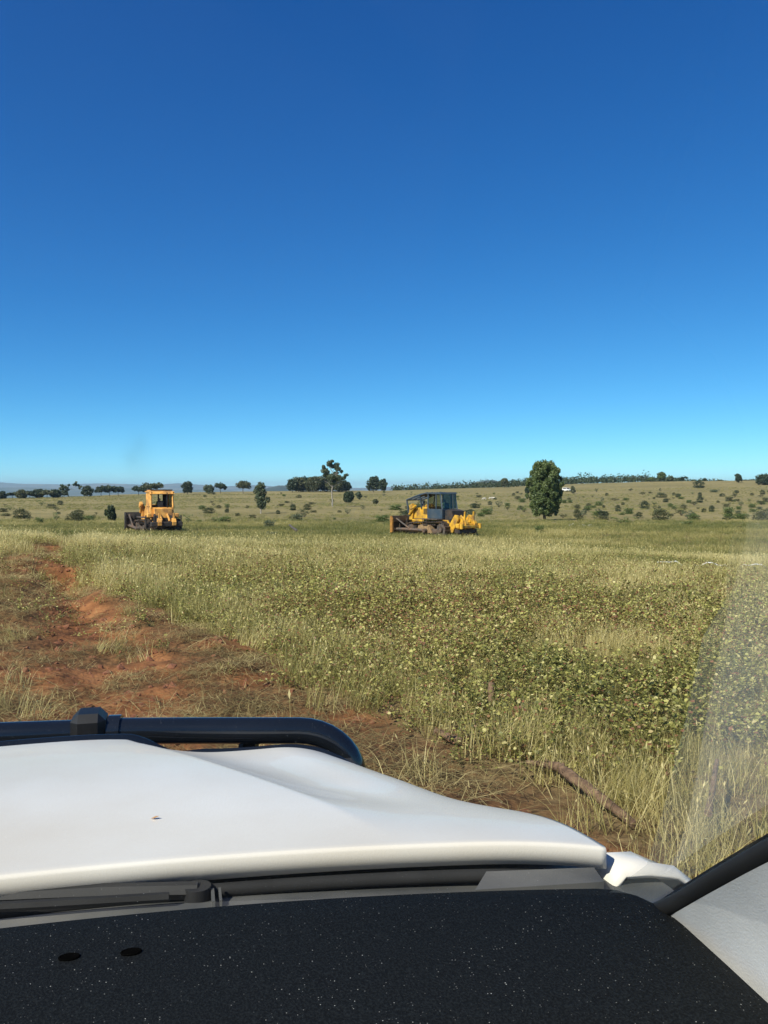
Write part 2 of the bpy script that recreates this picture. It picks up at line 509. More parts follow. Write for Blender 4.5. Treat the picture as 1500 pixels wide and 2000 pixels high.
# far hills beyond the valley
def hills(name, dist, pts, depth, label, seed, c1, c2, base=-60.5):
    """ridge of hills: pts = (photo x, photo y of the crest)"""
    px = np.array([p[0] for p in pts], float); py = np.array([p[1] for p in pts], float)
    n, k = 260, 26
    X = np.linspace((px[0] - 750) / FPX * dist, (px[-1] - 750) / FPX * dist, n)
    hz = H + (955 - np.interp(X / dist * FPX + 750, px, py)) / FPX * dist
    ed = np.clip(np.minimum(np.arange(n), np.arange(n)[::-1]) / 20.0, 0, 1)
    V = np.zeros((k, n, 3))
    for j in range(k):
        u = j / (k - 1) * 2 - 1
        shape = np.cos(u * math.pi / 2) ** 1.3 if abs(u) < 1 else 0
        yy = dist + u * depth
        nn = fbm(X * 9 / dist * 3 + 3, np.full(n, j * .5), seed, 5) - .5
        V[j, :, 0] = X; V[j, :, 1] = yy + nn * depth * .2
        V[j, :, 2] = base + (hz - base) * shape * (1 - .35 * (abs(u) > .05) * (nn + .5) * abs(u)) * ed
    V[:, :, 2] += (fbm(V[:, :, 0] / dist * 160, V[:, :, 1] / dist * 160, seed + 5, 3) - .5) * (hz[None, :] - base) * .05
    V[[0, -1], :, 2] = base - .4
    ii = np.arange(k * n).reshape(k, n)
    f = np.stack([ii[:-1, :-1], ii[:-1, 1:], ii[1:, 1:], ii[1:, :-1]], -1).reshape(-1, 4)
    me = fast_mesh(name, V.reshape(-1, 3), f); me.shade_smooth()
    o = new_obj(name, me, None, mat('hill_scrub_' + str(seed), c1, c2, .004, .95, lo=.4, hi=.62, detail=8))
    tag(o, label, kind='structure')
    return o
hills('hills', 12500, [(-900, 950), (-300, 947), (-60, 944), (0, 942), (40, 945), (130, 946), (200, 944), (300, 947), (350, 944), (395, 947), (440, 950), (500, 947), (545, 951), (620, 954), (700, 953), (760, 951), (820, 953), (900, 956), (1100, 960), (1400, 962), (1700, 965)], 1500, 'pale blue range of distant hills', 3, (.05, .06, .03), (.16, .14, .08))
hills('hills', 8200, [(-900, 963), (-200, 958), (-40, 953), (60, 952), (150, 956), (240, 953), (330, 958), (420, 955), (470, 960), (560, 962), (640, 966)], 1000, 'blue green wooded foothills below the distant range', 5, (.035, .05, .022), (.10, .10, .05))
hills('hills', 4300, [(460, 972), (500, 962), (525, 952), (545, 948), (575, 949), (600, 954), (650, 962), (720, 972)], 420, 'dark wooded knoll behind the tree clump', 7, (.025, .036, .016), (.055, .06, .03))
hills('hills', 6200, [(860, 968), (905, 950), (930, 941), (948, 937.5), (965, 938), (985, 943), (1010, 951), (1060, 968)], 600, 'rounded blue hill above the line of woodland', 9, (.035, .05, .022), (.09, .09, .045))

# ------------------------------------------------------------------ instanced ground cover (uncountable: stuff)
def proto_collection(name, meshes, m):
    c = bpy.data.collections.new(name)
    for i, me in enumerate(meshes):
        me.materials.clear()
        for mm in (m if isinstance(m, (list, tuple)) else [m]):
            me.materials.append(mm)
        o = bpy.data.objects.new('%s_%02d' % (name, i), me)
        c.objects.link(o)
    return c

def instancer(name, P, rot, scl, tint, pick, coll, label, cat=None):
    me = bpy.data.meshes.new(name)
    me.vertices.add(len(P)); me.vertices.foreach_set('co', np.asarray(P, np.float32).ravel())
    a = me.attributes.new('rot', 'FLOAT_VECTOR', 'POINT'); a.data.foreach_set('vector', np.asarray(rot, np.float32).ravel())
    add_attr(me, 'scl', scl); add_attr(me, 'tint', tint); add_attr(me, 'pick', pick, typ='INT')
    me.update()
    o = new_obj(name, me)
    ng = bpy.data.node_groups.new(name + '_nodes', 'GeometryNodeTree')
    ng.interface.new_socket('Geometry', in_out='INPUT', socket_type='NodeSocketGeometry')
    ng.interface.new_socket('Geometry', in_out='OUTPUT', socket_type='NodeSocketGeometry')
    N = ng.nodes; L = ng.links
    gi = N.new('NodeGroupInput'); go = N.new('NodeGroupOutput')
    ip = N.new('GeometryNodeInstanceOnPoints')
    ci = N.new('GeometryNodeCollectionInfo'); ci.inputs['Collection'].default_value = coll
    ci.inputs['Separate Children'].default_value = True; ci.inputs['Reset Children'].default_value = True
    def na(nm, t):
        n = N.new('GeometryNodeInputNamedAttribute'); n.data_type = t; n.inputs['Name'].default_value = nm; return n.outputs['Attribute']
    e2r = N.new('FunctionNodeEulerToRotation')
    L.new(na('rot', 'FLOAT_VECTOR'), e2r.inputs[0])
    L.new(gi.outputs[0], ip.inputs['Points']); L.new(ci.outputs[0], ip.inputs['Instance'])
    ip.inputs['Pick Instance'].default_value = True
    L.new(na('pick', 'INT'), ip.inputs['Instance Index'])
    L.new(e2r.outputs[0], ip.inputs['Rotation']); L.new(na('scl', 'FLOAT'), ip.inputs['Scale'])
    L.new(ip.outputs[0], go.inputs[0])
    md = o.modifiers.new('scatter', 'NODES'); md.node_group = ng
    tag(o, label, cat, kind='stuff')
    return o

def blade_mesh(name, n, spread, h0, h1, w, lean, seed, seedhead=.0, flat=False):
    r = np.random.default_rng(seed)
    V, F, B = [], [], []
    for i in range(n):
        a = r.uniform(0, 2 * math.pi); rad = spread * math.sqrt(r.uniform())
        base = np.array([rad * math.cos(a), rad * math.sin(a), -.02])
        h = r.uniform(h0, h1)
        ld = r.uniform(0, 2 * math.pi)
        l = abs(r.normal(0, lean)) + .08
        dirv = np.array([math.cos(ld), math.sin(ld), 0])
        side = np.array([-math.sin(ld + r.normal(0, .6)), math.cos(ld), 0]); side /= np.linalg.norm(side)
        ww = w * r.uniform(.6, 1.4)
        bb = r.uniform()
        pts = []
        K = 3
        for k in range(K + 1):
            t = k / K
            if flat:
                p = base + dirv * h * t + np.array([0, 0, .03 + .045 * r.uniform() * math.sin(t * math.pi) * (1 if k else 0) + r.uniform(0, .02)])
            else:
                ang = l * t * 1.3
                p = base + dirv * h * (math.sin(ang) * t * .85) + np.array([0, 0, h * t * max(.15, math.cos(ang * .8))])
            pts.append(p)
        n0 = len(V)
        for k, p in enumerate(pts):
            wk = ww * (1 - .85 * (k / K) ** 1.5)
            V.append(p - side * wk / 2); V.append(p + side * wk / 2)
        for k in range(K):
            F.append((n0 + 2 * k, n0 + 2 * k + 1, n0 + 2 * k + 3, n0 + 2 * k + 2)); B.append(bb)
        if r.uniform() < seedhead:
            p = pts[-1]; q = p + (pts[-1] - pts[-2]) * .45
            n0 = len(V); sw = ww * 1.1
            mid = (p + q) / 2
            V += [p, mid - side * sw, q, mid + side * sw]
            F.append((n0, n0 + 1, n0 + 2, n0 + 3)); B.append(min(1, bb * .3 + .75))
    me = fast_mesh(name, np.array(V), np.array(F))
    a = me.attributes.new('b', 'FLOAT', 'FACE'); a.data.foreach_set('value', np.array(B, np.float32))
    return me

def herb_mesh(name, seed, stems=9, leaves=12, L0=.12, L1=.30, ls=.0098):
    r = np.random.default_rng(seed)
    V, F, B, MI = [], [], [], []
    for s in range(stems):
        a = r.uniform(0, 6.283); ln = r.uniform(L0, L1); up = r.uniform(.35, 1.15)
        b0 = np.array([r.normal(0, .05), r.normal(0, .05), -.01])
        d = np.array([math.cos(a) * math.cos(up), math.sin(a) * math.cos(up), math.sin(up)])
        bend = np.array([math.cos(a + r.normal(0, .8)), math.sin(a), -.25]) * .35
        sd = np.array([-math.sin(a), math.cos(a), 0])
        prev = None
        for k in range(6):
            t = k / 5
            p = b0 + d * ln * t + bend * ln * t * t
            n0 = len(V); V += [p - sd * .0016, p + sd * .0016]
            if k: F.append((n0 - 2, n0 - 1, n0 + 1, n0)); B.append(.0); MI.append(1)
        for k in range(leaves):
            t = .15 + .85 * (k + r.uniform(0, .6)) / leaves
            p = b0 + d * ln * t + bend * ln * t * t
            la = r.uniform(0, 6.283)
            out = np.array([math.cos(la), math.sin(la), r.uniform(-.1, .5)]); out /= np.linalg.norm(out)
            nrm = np.array([r.normal(0, .55), r.normal(0, .55), 1.0]); nrm -= out * nrm.dot(out); nrm /= np.linalg.norm(nrm)
            sv = np.cross(out, nrm)
            sz = ls * r.uniform(.6, 1.35)
            c = p + out * sz * 1.1
            n0 = len(V)
            for (u, v, w) in ((-1.0, 0, 0), (-.3, -.85, .22), (.55, -.7, .2), (1.1, 0, -.05), (.55, .7, .2), (-.3, .85, .22)):
                V.append(c + out * sz * u + sv * sz * v + nrm * sz * w)
            bb = r.uniform()
            F.append((n0, n0 + 1, n0 + 2, n0 + 3)); F.append((n0, n0 + 3, n0 + 4, n0 + 5)); B += [bb, bb]; MI += [0, 0]
    me = fast_mesh(name, np.array(V), np.array(F))
    at = me.attributes.new('b', 'FLOAT', 'FACE'); at.data.foreach_set('value', np.array(B, np.float32))
    me.polygons.foreach_set('material_index', np.array(MI, np.int32))
    return me

c_grass = proto_collection('grass_tuft', [blade_mesh('grass_tuft', 70, .16, .10, .33, .0048, .48, 100 + i, .14) for i in range(6)], M['grass'])
c_far = proto_collection('grass_clump', [blade_mesh('grass_clump', 64, .36, .12, .36, .0115, .5, 200 + i, .18) for i in range(5)], M['grass'])
c_herb = proto_collection('herb_plant', [herb_mesh('herb_plant', 300 + i) for i in range(6)], [M['herb'], M['stem']])
c_straw = proto_collection('straw_tuft', [blade_mesh('straw_tuft', 44, .24, .10, .40, .0036, .4, 400 + i, 0, True) for i in range(6)], M['straw'])

def clod_mesh(seed):
    bm = bmesh.new(); bmesh.ops.create_icosphere(bm, subdivisions=1, radius=1)
    r = random.Random(seed)
    for v in bm.verts:
        v.co *= r.uniform(.6, 1.15); v.co.z *= .7
    me = bpy.data.meshes.new('clod'); bm.to_mesh(me); bm.free(); return me
c_clod = proto_collection('soil_clod', [clod_mesh(i) for i in range(4)], M['soil_clod'])

def in_vehicle(x, y):
    lt, f = lat_f(x, y)
    return (np.abs(lt) < 1.05) & (f < 2.35) & (f > -3.6)

def wedge(n, y0, y1, half=.62, power=1.0):
    y = np.sqrt(RNG.uniform(size=n) * (y1 ** 2 - y0 ** 2) + y0 ** 2)
    x = RNG.uniform(-1, 1, n) * (half * y + 1.2)
    return x, y

def rots(n, tilt=.18):
    return np.stack([RNG.normal(0, tilt, n), RNG.normal(0, tilt, n), RNG.uniform(0, 6.283, n)], -1)

def scatter(name, x, y, keep, scl, tint, coll, k, label, tilt=.15, dz=0.0):
    keep = keep & ~in_vehicle(x, y)
    x, y, scl, tint = x[keep], y[keep], scl[keep], tint[keep]
    z = terrain(x, y) + dz
    n = len(x)
    return instancer(name, np.stack([x, y, z], -1), rots(n, tilt), scl, tint, RNG.integers(0, k, n), coll, label)

def clear_of_branch(x, y):
    (ax, ay), (bx, by) = (.80, 4.62), (1.24, 3.70)
    t = np.clip(((x - ax) * (bx - ax) + (y - ay) * (by - ay)) / ((bx - ax) ** 2 + (by - ay) ** 2), -.1, 1.1)
    d = np.hypot(x - (ax + t * (bx - ax)), y - (ay + t * (by - ay)))
    near_side = (x - ax) * (by - ay) - (y - ay) * (bx - ax) > 0
    return d > np.where(near_side, .15, .05)
# --- near sward
n = 32000
x, y = wedge(n, 2.2, 26)
s = soil_mask(x, y)
patch = fbm(x * .45, y * .45, 81, 4)
green = fbm(x * .25 + 9, y * .25, 91, 3)
right = sstep(-1.2, 1.6, x + .42 * (y - 6)) * sstep(15, 8, y)
keep = (RNG.uniform(size=n) > np.clip(s * 1.6, 0, .99)) & (RNG.uniform(size=n) > .20 * right) & clear_of_branch(x, y)
scl = RNG.uniform(.6, 1.2, n) * (.75 + .5 * patch) * (1 - .35 * right)
tint = np.clip(.63 + (patch - .5) * 1.2 - (green - .5) * .9 + RNG.normal(0, .07, n) - .04 * right + .06 * sstep(9, 18, y), .05, .95)
scatter('grass', x, y, keep, scl, tint, c_grass, 6, 'knee high dry and green grass covering the near field', .2)
# --- sward over the crest and down to the bulldozers
n = 30000
x, y = wedge(n, 24, 120, .6)
patch = fbm(x * .16, y * .16, 83, 4); green = fbm(x * .06 + 9, y * .06, 93, 3)
keep = RNG.uniform(size=n) > soil_mask(x, y) * .95
keep &= RNG.uniform(size=n) < (1 - .8 * sstep(70, 120, y))
scl = RNG.uniform(.6, 1.2, n) * (.7 + .6 * patch)
tint = np.clip(.45 + (patch - .5) * .8 - (green - .5) * .8 + RNG.normal(0, .07, n) + .10 - .22 * sstep(24, 38, y), .05, .95)  # tint drops past the crest: shade of the away-facing slope put into colour
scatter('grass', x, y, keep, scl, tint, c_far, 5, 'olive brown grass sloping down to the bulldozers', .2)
# --- tussocks on the far paddock
n = 22000
x, y = wedge(n, 100, 420, .58)
patch = fbm(x * .03, y * .05, 85, 4)
keep = patch > .47 + RNG.normal(0, .05, n)
scl = RNG.uniform(.8, 1.6, n)
tint = np.clip(.34 + RNG.normal(0, .12, n), .05, .8)
scatter('grass', x, y, keep, scl, tint, c_far, 5, 'scattered tussocks on the far paddock', .15)
# --- round-leaved ground cover
n = 24000
x, y = wedge(n, 2.2, 22)
s = soil_mask(x, y)
pt = fbm(x * .5 + 3, y * .5, 87, 4)
right = sstep(-1.2, 1.4, x + .42 * (y - 6)) * sstep(19, 9, y)
keep = (RNG.uniform(size=n) > np.clip(s * 1.2, 0, .96)) & (RNG.uniform(size=n) < .42 + .20 * right + .25 * sstep(7, 11, y)) & (pt > .45 - .09 * right - .05 * sstep(7, 11, y)) & clear_of_branch(x, y)
scl = RNG.uniform(.65, 1.2, n) * (.9 + .3 * right)
tint = np.clip(.62 + (fbm(x * .7 + 31, y * .7, 97, 4) - .5) * 1.1 + RNG.normal(0, .12, n), .30, .85)
tint = np.clip(tint + .12 * sstep(6, 11, y), .12, .80)
scl = scl * (1 + .25 * sstep(6, 12, y))
scatter('ground_cover', x, y, keep, scl, tint, c_herb, 6, 'round leaved yellow green creeper growing through the grass', .2, .02)
# --- flattened straw on the track
n = 13500
x = RNG.uniform(-13, 3.2, n); y = RNG.uniform(2.2, 27, n)
s = soil_mask(x, y); b = bare_mask(x, y)
pt = fbm(x * .9, y * .9, 89, 4)
keep = (RNG.uniform(size=n) < s * (1.0 - .86 * b)) & (pt > .32)
scl = RNG.uniform(.5, 1.15, n)
tint = np.clip(.50 + (pt - .5) * 1.2 + RNG.normal(0, .2, n), .02, 1)
scatter('straw', x, y, keep, scl, tint, c_straw, 6, 'flattened dry straw lying over the track', .10, .0)
# edges: leaning tufts along the track
n = 2600
x = RNG.uniform(-12, 2.6, n); y = RNG.uniform(2.4, 24, n)
s = soil_mask(x, y)
keep = (s > .25) & (RNG.uniform(size=n) < .30 * (1 - bare_mask(x, y))) & ((y > 6) | (x < -.5))
scatter('grass', x, y, keep, RNG.uniform(.25, .6, n), np.clip(RNG.normal(.50, .14, n), .1, .95), c_grass, 6, 'trampled grass tufts left standing on the track', .75)
# soil clods
n = 14000
x = RNG.uniform(-9, 2.6, n); y = RNG.uniform(2.3, 18, n)
b = bare_mask(x, y)
keep = RNG.uniform(size=n) < b * .7 + soil_mask(x, y) * .12
scl = np.exp(RNG.normal(-4.15, .6, n))
scatter('soil_clods', x, y, keep, np.clip(scl, .004, .05), RNG.uniform(size=n), c_clod, 4, 'crumbled red clods on the bare soil', .5)

# ------------------------------------------------------------------ trees and shrubs
def leaf_cloud(clumps, n_per, size, seed, shell=.55, droop=0.0):
    r = np.random.default_rng(seed)
    Vs, Bs = [], []
    for (cx, cy, cz, rx, ry, rz) in clumps:
        vol = (rx * ry * rz) ** (1 / 3)
        n = max(6, int(n_per * vol))
        d = r.normal(size=(n, 3)); d /= np.linalg.norm(d, axis=1)[:, None]
        rad = (shell + (1 - shell) * r.uniform(size=n) ** .7) * (1 + r.normal(0, .08, n))
        c = np.array([cx, cy, cz]) + d * rad[:, None] * np.array([rx, ry, rz])
        nrm = d * .7 + r.normal(size=(n, 3)) * .7; nrm /= np.linalg.norm(nrm, axis=1)[:, None]
        t = np.cross(nrm, r.normal(size=(n, 3)))
        if droop:
            t = t + np.array([0, 0, -droop]); t -= nrm * (t * nrm).sum(1)[:, None]
        t /= np.linalg.norm(t, axis=1)[:, None]
        s = np.cross(nrm, t)
        sz = size * r.uniform(.55, 1.35, n)[:, None]
        q = np.stack([c - t * sz, c - s * sz * .55 + t * sz * .1, c + t * sz * 1.0, c + s * sz * .55 + t * sz * .1], 1)
        Vs.append(q.reshape(-1, 3)); Bs.append(np.clip(r.uniform(size=n) * .75 + r.uniform(0, .25), 0, 1))
    V = np.concatenate(Vs); B = np.concatenate(Bs)
    return V, B

def cloud_mesh(name, V, B):
    me = fast_mesh(name, V, np.arange(len(V)).reshape(-1, 4))
    a = me.attributes.new('b', 'FLOAT', 'FACE'); a.data.foreach_set('value', B.astype(np.float32))
    return me

def make_tree(name, base, h, w, kind, leaf, bark, seed, label, group=None, size=.25, dens=1.0):
    r = random.Random(seed)
    root = empty(name, base, r.uniform(0, 0.2))
    tag(root, label, 'tree', group)
    tr = MB(); clumps = []
    def limb(a, b, r0, r1, wob=.06):
        a, b = Vector(a), Vector(b); L = (b - a).length
        pts = [a.lerp(b, t) + Vector((r.uniform(-1, 1), r.uniform(-1, 1), 0)) * L * wob * math.sin(t * math.pi) for t in (0, .25, .5, .75, 1)]
        tr.tube(pts, [r0 + (r1 - r0) * t for t in (0, .25, .5, .75, 1)], 6)
    tw = h * .022 + .04
    if kind == 'oval':
        limb((0, 0, -.3), (0.05, 0, h * .55), tw * 1.1, tw * .5)
        for k in range(130):
            t = (k + .5) / 130
            z = h * (.13 + .84 * t)
            prof = math.sqrt(max(.03, 1 - (max(0, t - .42) / .62) ** 2.8)) * (.66 + .34 * float(sstep(0., .35, t)))
            a = k * 2.4 + r.uniform(-.4, .4); rr = w * .5 * prof * (.74 if k % 3 else .35)
            cr = w * r.uniform(.09, .14)
            c = (math.cos(a) * rr, math.sin(a) * rr, z)
            clumps.append((*c, cr, cr, cr * r.uniform(.9, 1.3)))
            if k % 4 == 0: limb((0, 0, z * .6), c, tw * .35, tw * .1)
            if k % 2 == 0:
                q2 = w * .5 * prof * r.uniform(.9, 1.08); c2 = w * r.uniform(.035, .06)
                clumps.append((math.cos(a + 1.1) * q2, math.sin(a + 1.1) * q2, z + r.uniform(-.3, .4), c2, c2, c2 * 1.5))
    elif kind == 'gum':
        limb((0, 0, -.3), (-.02 * h, 0, h * .30), tw * .62, tw * .5, .03)
        limb((-.02 * h, 0, h * .30), (.0, 0, h * .62), tw * .5, tw * .4, .05)
        spec = [(-.30, .05, .78, .20, .09), (-.18, 0, .92, .16, .08), (.10, .1, .88, .20, .08), (.28, -.1, .83, .16, .08), (-.38, 0, .86, .10, .06), (-.12, -.15, .66, .26, .09), (.04, .1, .62, .26, .10),
                (.30, 0, .62, .20, .08), (.52, .05, .60, .13, .06), (.62, 0, .68, .10, .05), (-.32, .1, .68, .14, .06), (.02, 0, .54, .15, .08), (-.5, 0, .60, .06, .03), (.2, .1, .72, .12, .05), (-.05, 0, .98, .1, .04), (.40, 0, .76, .08, .04)]
        for i, (u, v, z, cr, cz) in enumerate(spec):
            c = (u * w * .8, v * w, z * h)
            for q in range(4):
                clumps.append((c[0] + r.uniform(-.6, .6) * cr * w * .8, c[1] + r.uniform(-.5, .5) * cr * w, c[2] + r.uniform(-.4, .4) * cz * h, cr * w * .62, cr * w * .62, cz * h * .62))
            limb((0, 0, h * (.42 + .2 * (z > .7))), c, tw * .3, tw * .09, .1)
    elif kind == 'umbrella':
        limb((0, 0, -.3), (r.uniform(-.05, .05) * w, 0, h * .42), tw, tw * .7)
        nn = 17
        for k in range(nn):
            a = k * 2.4; rr = w * .42 * math.sqrt((k + .3) / nn)
            c = (math.cos(a) * rr, math.sin(a) * rr, h * (.74 - .22 * (rr / (w * .5)) ** 2 + r.uniform(-.16, .10)))
            clumps.append((*c, w * r.uniform(.11, .2), w * r.uniform(.11, .2), h * r.uniform(.12, .2)))
            if k % 2 == 0: limb((0, 0, h * .36), c, tw * .45, tw * .12)
    elif kind == 'round':
        limb((0, 0, -.3), (0, 0, h * .45), tw, tw * .6)
        for k in range(22):
            a = k * 2.4; t = (k + .5) / 22
            z = h * (.22 + .68 * t); pr = math.sqrt(max(.05, 1 - ((t - .45) / .6) ** 2))
            rr = w * .34 * pr * r.uniform(.5, 1.05)
            c = (math.cos(a) * rr, math.sin(a) * rr, z)
            cr = w * r.uniform(.14, .22)
            clumps.append((*c, cr, cr, cr * .85))
            if k % 3 == 0: limb((0, 0, h * .3), c, tw * .4, tw * .12)
    elif kind == 'loose':
        limb((0, 0, -.3), (.03 * w, 0, h * .6), tw, tw * .5)
        for k in range(26):
            a = k * 2.4; t = (k + .5) / 26
            z = h * (.20 + .75 * t); pr = .55 + .45 * math.sin(t * math.pi)
            rr = w * .42 * pr * r.uniform(.3, 1.05)
            c = (math.cos(a) * rr + w * .06 * math.sin(t * 7), math.sin(a) * rr, z)
            cr = w * r.uniform(.11, .2)
            clumps.append((*c, cr, cr, cr * 1.2))
            if k % 3 == 0: limb((0, 0, h * .4 * (t + .4)), c, tw * .4, tw * .1)
    elif kind == 'leaning':
        limb((0, 0, -.3), (-.05 * w, 0, h * .5), tw * 1.1, tw * .7)
        limb((-.05 * w, 0, h * .45), (.42 * w, 0, h * .78), tw * .6, tw * .3, .08)
        limb((-.05 * w, 0, h * .45), (.5 * w, .05 * w, h * .6), tw * .45, tw * .2, .08)
        for (u, z, cr) in ((-.2, .72, .2), (-.3, .55, .17), (-.08, .62, .18), (-.22, .36, .14), (.05, .8, .10), (.28, .88, .13), (.42, .82, .13), (.36, .97, .10), (.55, .72, .10), (.5, .6, .08), (-.3, .8, .1), (-.12, .3, .13), (-.1, .45, .15)):
            for q in range(3):
                clumps.append((u * w + r.uniform(-.5, .5) * cr * w, r.uniform(-.6, .6) * cr * w, z * h + r.uniform(-.4, .4) * cr * w * .7, cr * w * .55, cr * w * .55, cr * w * .45))
    tr.build('trunk', bark, root, True, 60)
    V, B = leaf_cloud(clumps, dens * 34 / max(size, .05), size, seed, .15 if kind in ('gum', 'leaning') else .45)
    new_obj('crown', cloud_mesh('crown', V, B), root, leaf)
    return root

def px_tree(px, by, ty, wpx, kind, leaf, bark, seed, label, name='tree', group=None, D=None, size=None, dens=1.0, hscale=1.0):
    if D is None:
        p = on_ground(px, by)
    else:
        x = (px - 750) / FPX * D
        p = Vector((x, D, gz(x, D)))
    d = p.y
    top = H + (955 - ty) / FPX * d
    h = (top - p.z) * hscale
    w = wpx / FPX * d
    return make_tree(name, p, h, w, kind, leaf, bark, seed, label, group, size or max(.16, d * .00085), dens)

px_tree(1064, 1016, 903, 68, 'oval', M['leaf_green'], M['bark_dark'], 1, 'tall dense oval green tree standing alone right of the blue cabbed bulldozer', 'oval_tree', size=.13, dens=1.5)
px_tree(650, 990, 899, 52, 'gum', M['leaf_grey'], M['bark_pale'], 2, 'tall slender gum tree with pale bare trunk and sparse layered crown', 'gum_tree', size=.17, dens=2.0)
px_tree(509, 1003, 942, 31, 'loose', M['leaf_grey'], M['bark_pale'], 3, 'small loose grey green tree alone in the paddock between the bulldozers', 'paddock_tree', size=.16, dens=1.1)
px_tree(730, 957, 930, 34, 'round', M['leaf_dark'], M['bark_dark'], 4, 'dark rounded tree on the skyline, larger of a touching pair', 'skyline_tree', D=440)
px_tree(748, 957, 935, 20, 'round', M['leaf_dark'], M['bark_dark'], 5, 'dark narrow tree on the skyline, smaller of a touching pair', 'skyline_tree', D=435)
for i, (px, ty, wp) in enumerate([(571, 936, 26), (583, 933, 30), (598, 933, 34), (612, 932, 34), (626, 931, 34), (640, 932, 34), (655, 935, 34), (668, 939, 28), (677, 942, 20)]):
    px_tree(px, 959, ty, wp * 1.15, 'round', M['leaf_olive'] if i in (1, 3, 4, 6) else M['leaf_dark'], M['bark_pale'], 20 + i,
            'olive flat crowned tree in the dense clump behind the tall gum', 'clump_tree', 'trees of the dense clump', D=455 + (i % 3) * 9, dens=1.5)
px_tree(366, 962, 940, 25, 'round', M['leaf_dark'], M['bark_dark'], 40, 'dark round tree alone on the rise right of the orange bulldozer', 'skyline_tree', D=420)
px_tree(475, 959, 937, 31, 'umbrella', M['leaf_olive'], M['bark_dark'], 41, 'flat topped umbrella shaped tree alone on the skyline', 'umbrella_tree', D=430)
px_tree(431, 961, 941, 25, 'umbrella', M['leaf_dark'], M['bark_dark'], 42, 'dark forked tree beside the low grey tree on the skyline', 'skyline_tree', D=430)
px_tree(408, 961, 948, 22, 'round', M['leaf_grey'], M['bark_dark'], 43, 'low grey green tree beside the dark forked skyline tree', 'skyline_tree', D=440)
px_tree(296, 966, 940, 46, 'umbrella', M['leaf_olive'], M['bark_dark'], 44, 'broad spreading tree behind the cab of the orange bulldozer', 'skyline_tree', D=420, dens=1.4)
px_tree(271, 968, 947, 30, 'umbrella', M['leaf_dark'], M['bark_dark'], 45, 'smaller dark tree under the broad one behind the orange bulldozer', 'skyline_tree', D=415)
px_tree(134, 976, 942, 40, 'leaning', M['leaf_grey'], M['bark_pale'], 46, 'irregular tree with a long branch leaning out over its neighbours', 'leaning_tree', D=400)
px_tree(170, 974, 950, 26, 'round', M['leaf_dark'], M['bark_dark'], 47, 'single rounded tree between the leaning tree and a row of three', 'skyline_tree', D=400)
for i, (px, ty, wp) in enumerate([(198, 948, 26), (214, 947, 30), (231, 948, 24)]):
    px_tree(px, 972, ty, wp, 'umbrella', M['leaf_dark'], M['bark_dark'], 50 + i, 'dark tree in a touching row of three left of the orange bulldozer', 'row_tree', 'row of three touching trees', D=405 + 5 * i, dens=1.3)
for i, (px, ty, wp) in enumerate([(-14, 962, 26), (3, 961, 24), (25, 960, 28), (42, 958, 28), (58, 958, 28), (75, 957, 28), (92, 956, 28), (108, 958, 26), (122, 960, 22)]):
    px_tree(px, 980, ty, wp, 'round' if i % 2 else 'umbrella', M['leaf_dark'] if i % 3 else M['leaf_olive'], M['bark_dark'], 60 + i, 'low dark tree in the long row beside the leaning tree', 'row_tree', 'long row of low trees', D=385 + (i % 3) * 6, dens=1.3)
px_tree(1291, 941, 922, 17, 'round', M['leaf_green'], M['bark_dark'], 80, 'tallest tree rising above the woodland on the right ridge', 'ridge_tree', D=505)
px_tree(985, 950, 934, 18, 'round', M['leaf_olive'], M['bark_dark'], 81, 'tree rising above the woodland left of the oval tree', 'ridge_tree', D=505)
px_tree(1441, 942, 926, 13, 'loose', M['leaf_dark'], M['bark_dark'], 82, 'narrow dark upright tree on the bare skyline', 'ridge_tree', D=470)
px_tree(1490, 947, 928, 34, 'round', M['leaf_dark'], M['bark_dark'], 83, 'wide dark tree at the crest of the slope', 'ridge_tree', D=440, dens=1.3)
px_tree(1335, 941, 931, 13, 'leaning', M['leaf_dark'], M['bark_dark'], 84, 'thin open tree just right of the tallest ridge tree', 'ridge_tree', D=500)
px_tree(1308, 941, 931, 16, 'round', M['leaf_grey'], M['bark_dark'], 85, 'low grey tree touching the tallest ridge tree', 'ridge_tree', D=500)
px_tree(1271, 942, 932, 12, 'umbrella', M['leaf_green'], M['bark_dark'], 86, 'low green tree just left of the tallest ridge tree', 'ridge_tree', D=500)
px_tree(1376, 941, 935, 8, 'round', M['leaf_dark'], M['bark_dark'], 87, 'tiny round tree alone on the ridge', 'ridge_tree', D=500)
px_tree(680, 983, 961, 25, 'round', M['leaf_dark'], M['bark_dark'], 88, 'dark round bushy tree right of the tall gum', 'paddock_tree', dens=1.6)
px_tree(686, 978, 959, 12, 'round', M['leaf_dark'], M['bark_dark'], 89, 'small dark tree close behind the round bushy tree', 'paddock_tree', dens=1.4)
px_tree(701, 976, 961, 12, 'loose', M['leaf_grey'], M['bark_dark'], 90, 'small grey green tree beyond the round bushy tree', 'paddock_tree', dens=1.4)
px_tree(733, 985, 975, 12, 'round', M['leaf_olive'], M['bark_dark'], 91, 'little olive tree on a short stem in the mid paddock', 'paddock_tree')
px_tree(217, 1019, 989, 22, 'loose', M['leaf_dark'], M['bark_dark'], 92, 'dark upright bushy tree left of the orange bulldozer', 'paddock_tree', size=.13, dens=1.6)
px_tree(1119, 965, 950, 10, 'loose', M['leaf_olive'], M['bark_dark'], 93, 'slim olive tree beside the parked white vehicle', 'paddock_tree')
px_tree(1030, 966, 950, 12, 'round', M['leaf_dark'], M['bark_dark'], 94, 'dark tree half hidden behind the oval tree', 'paddock_tree')

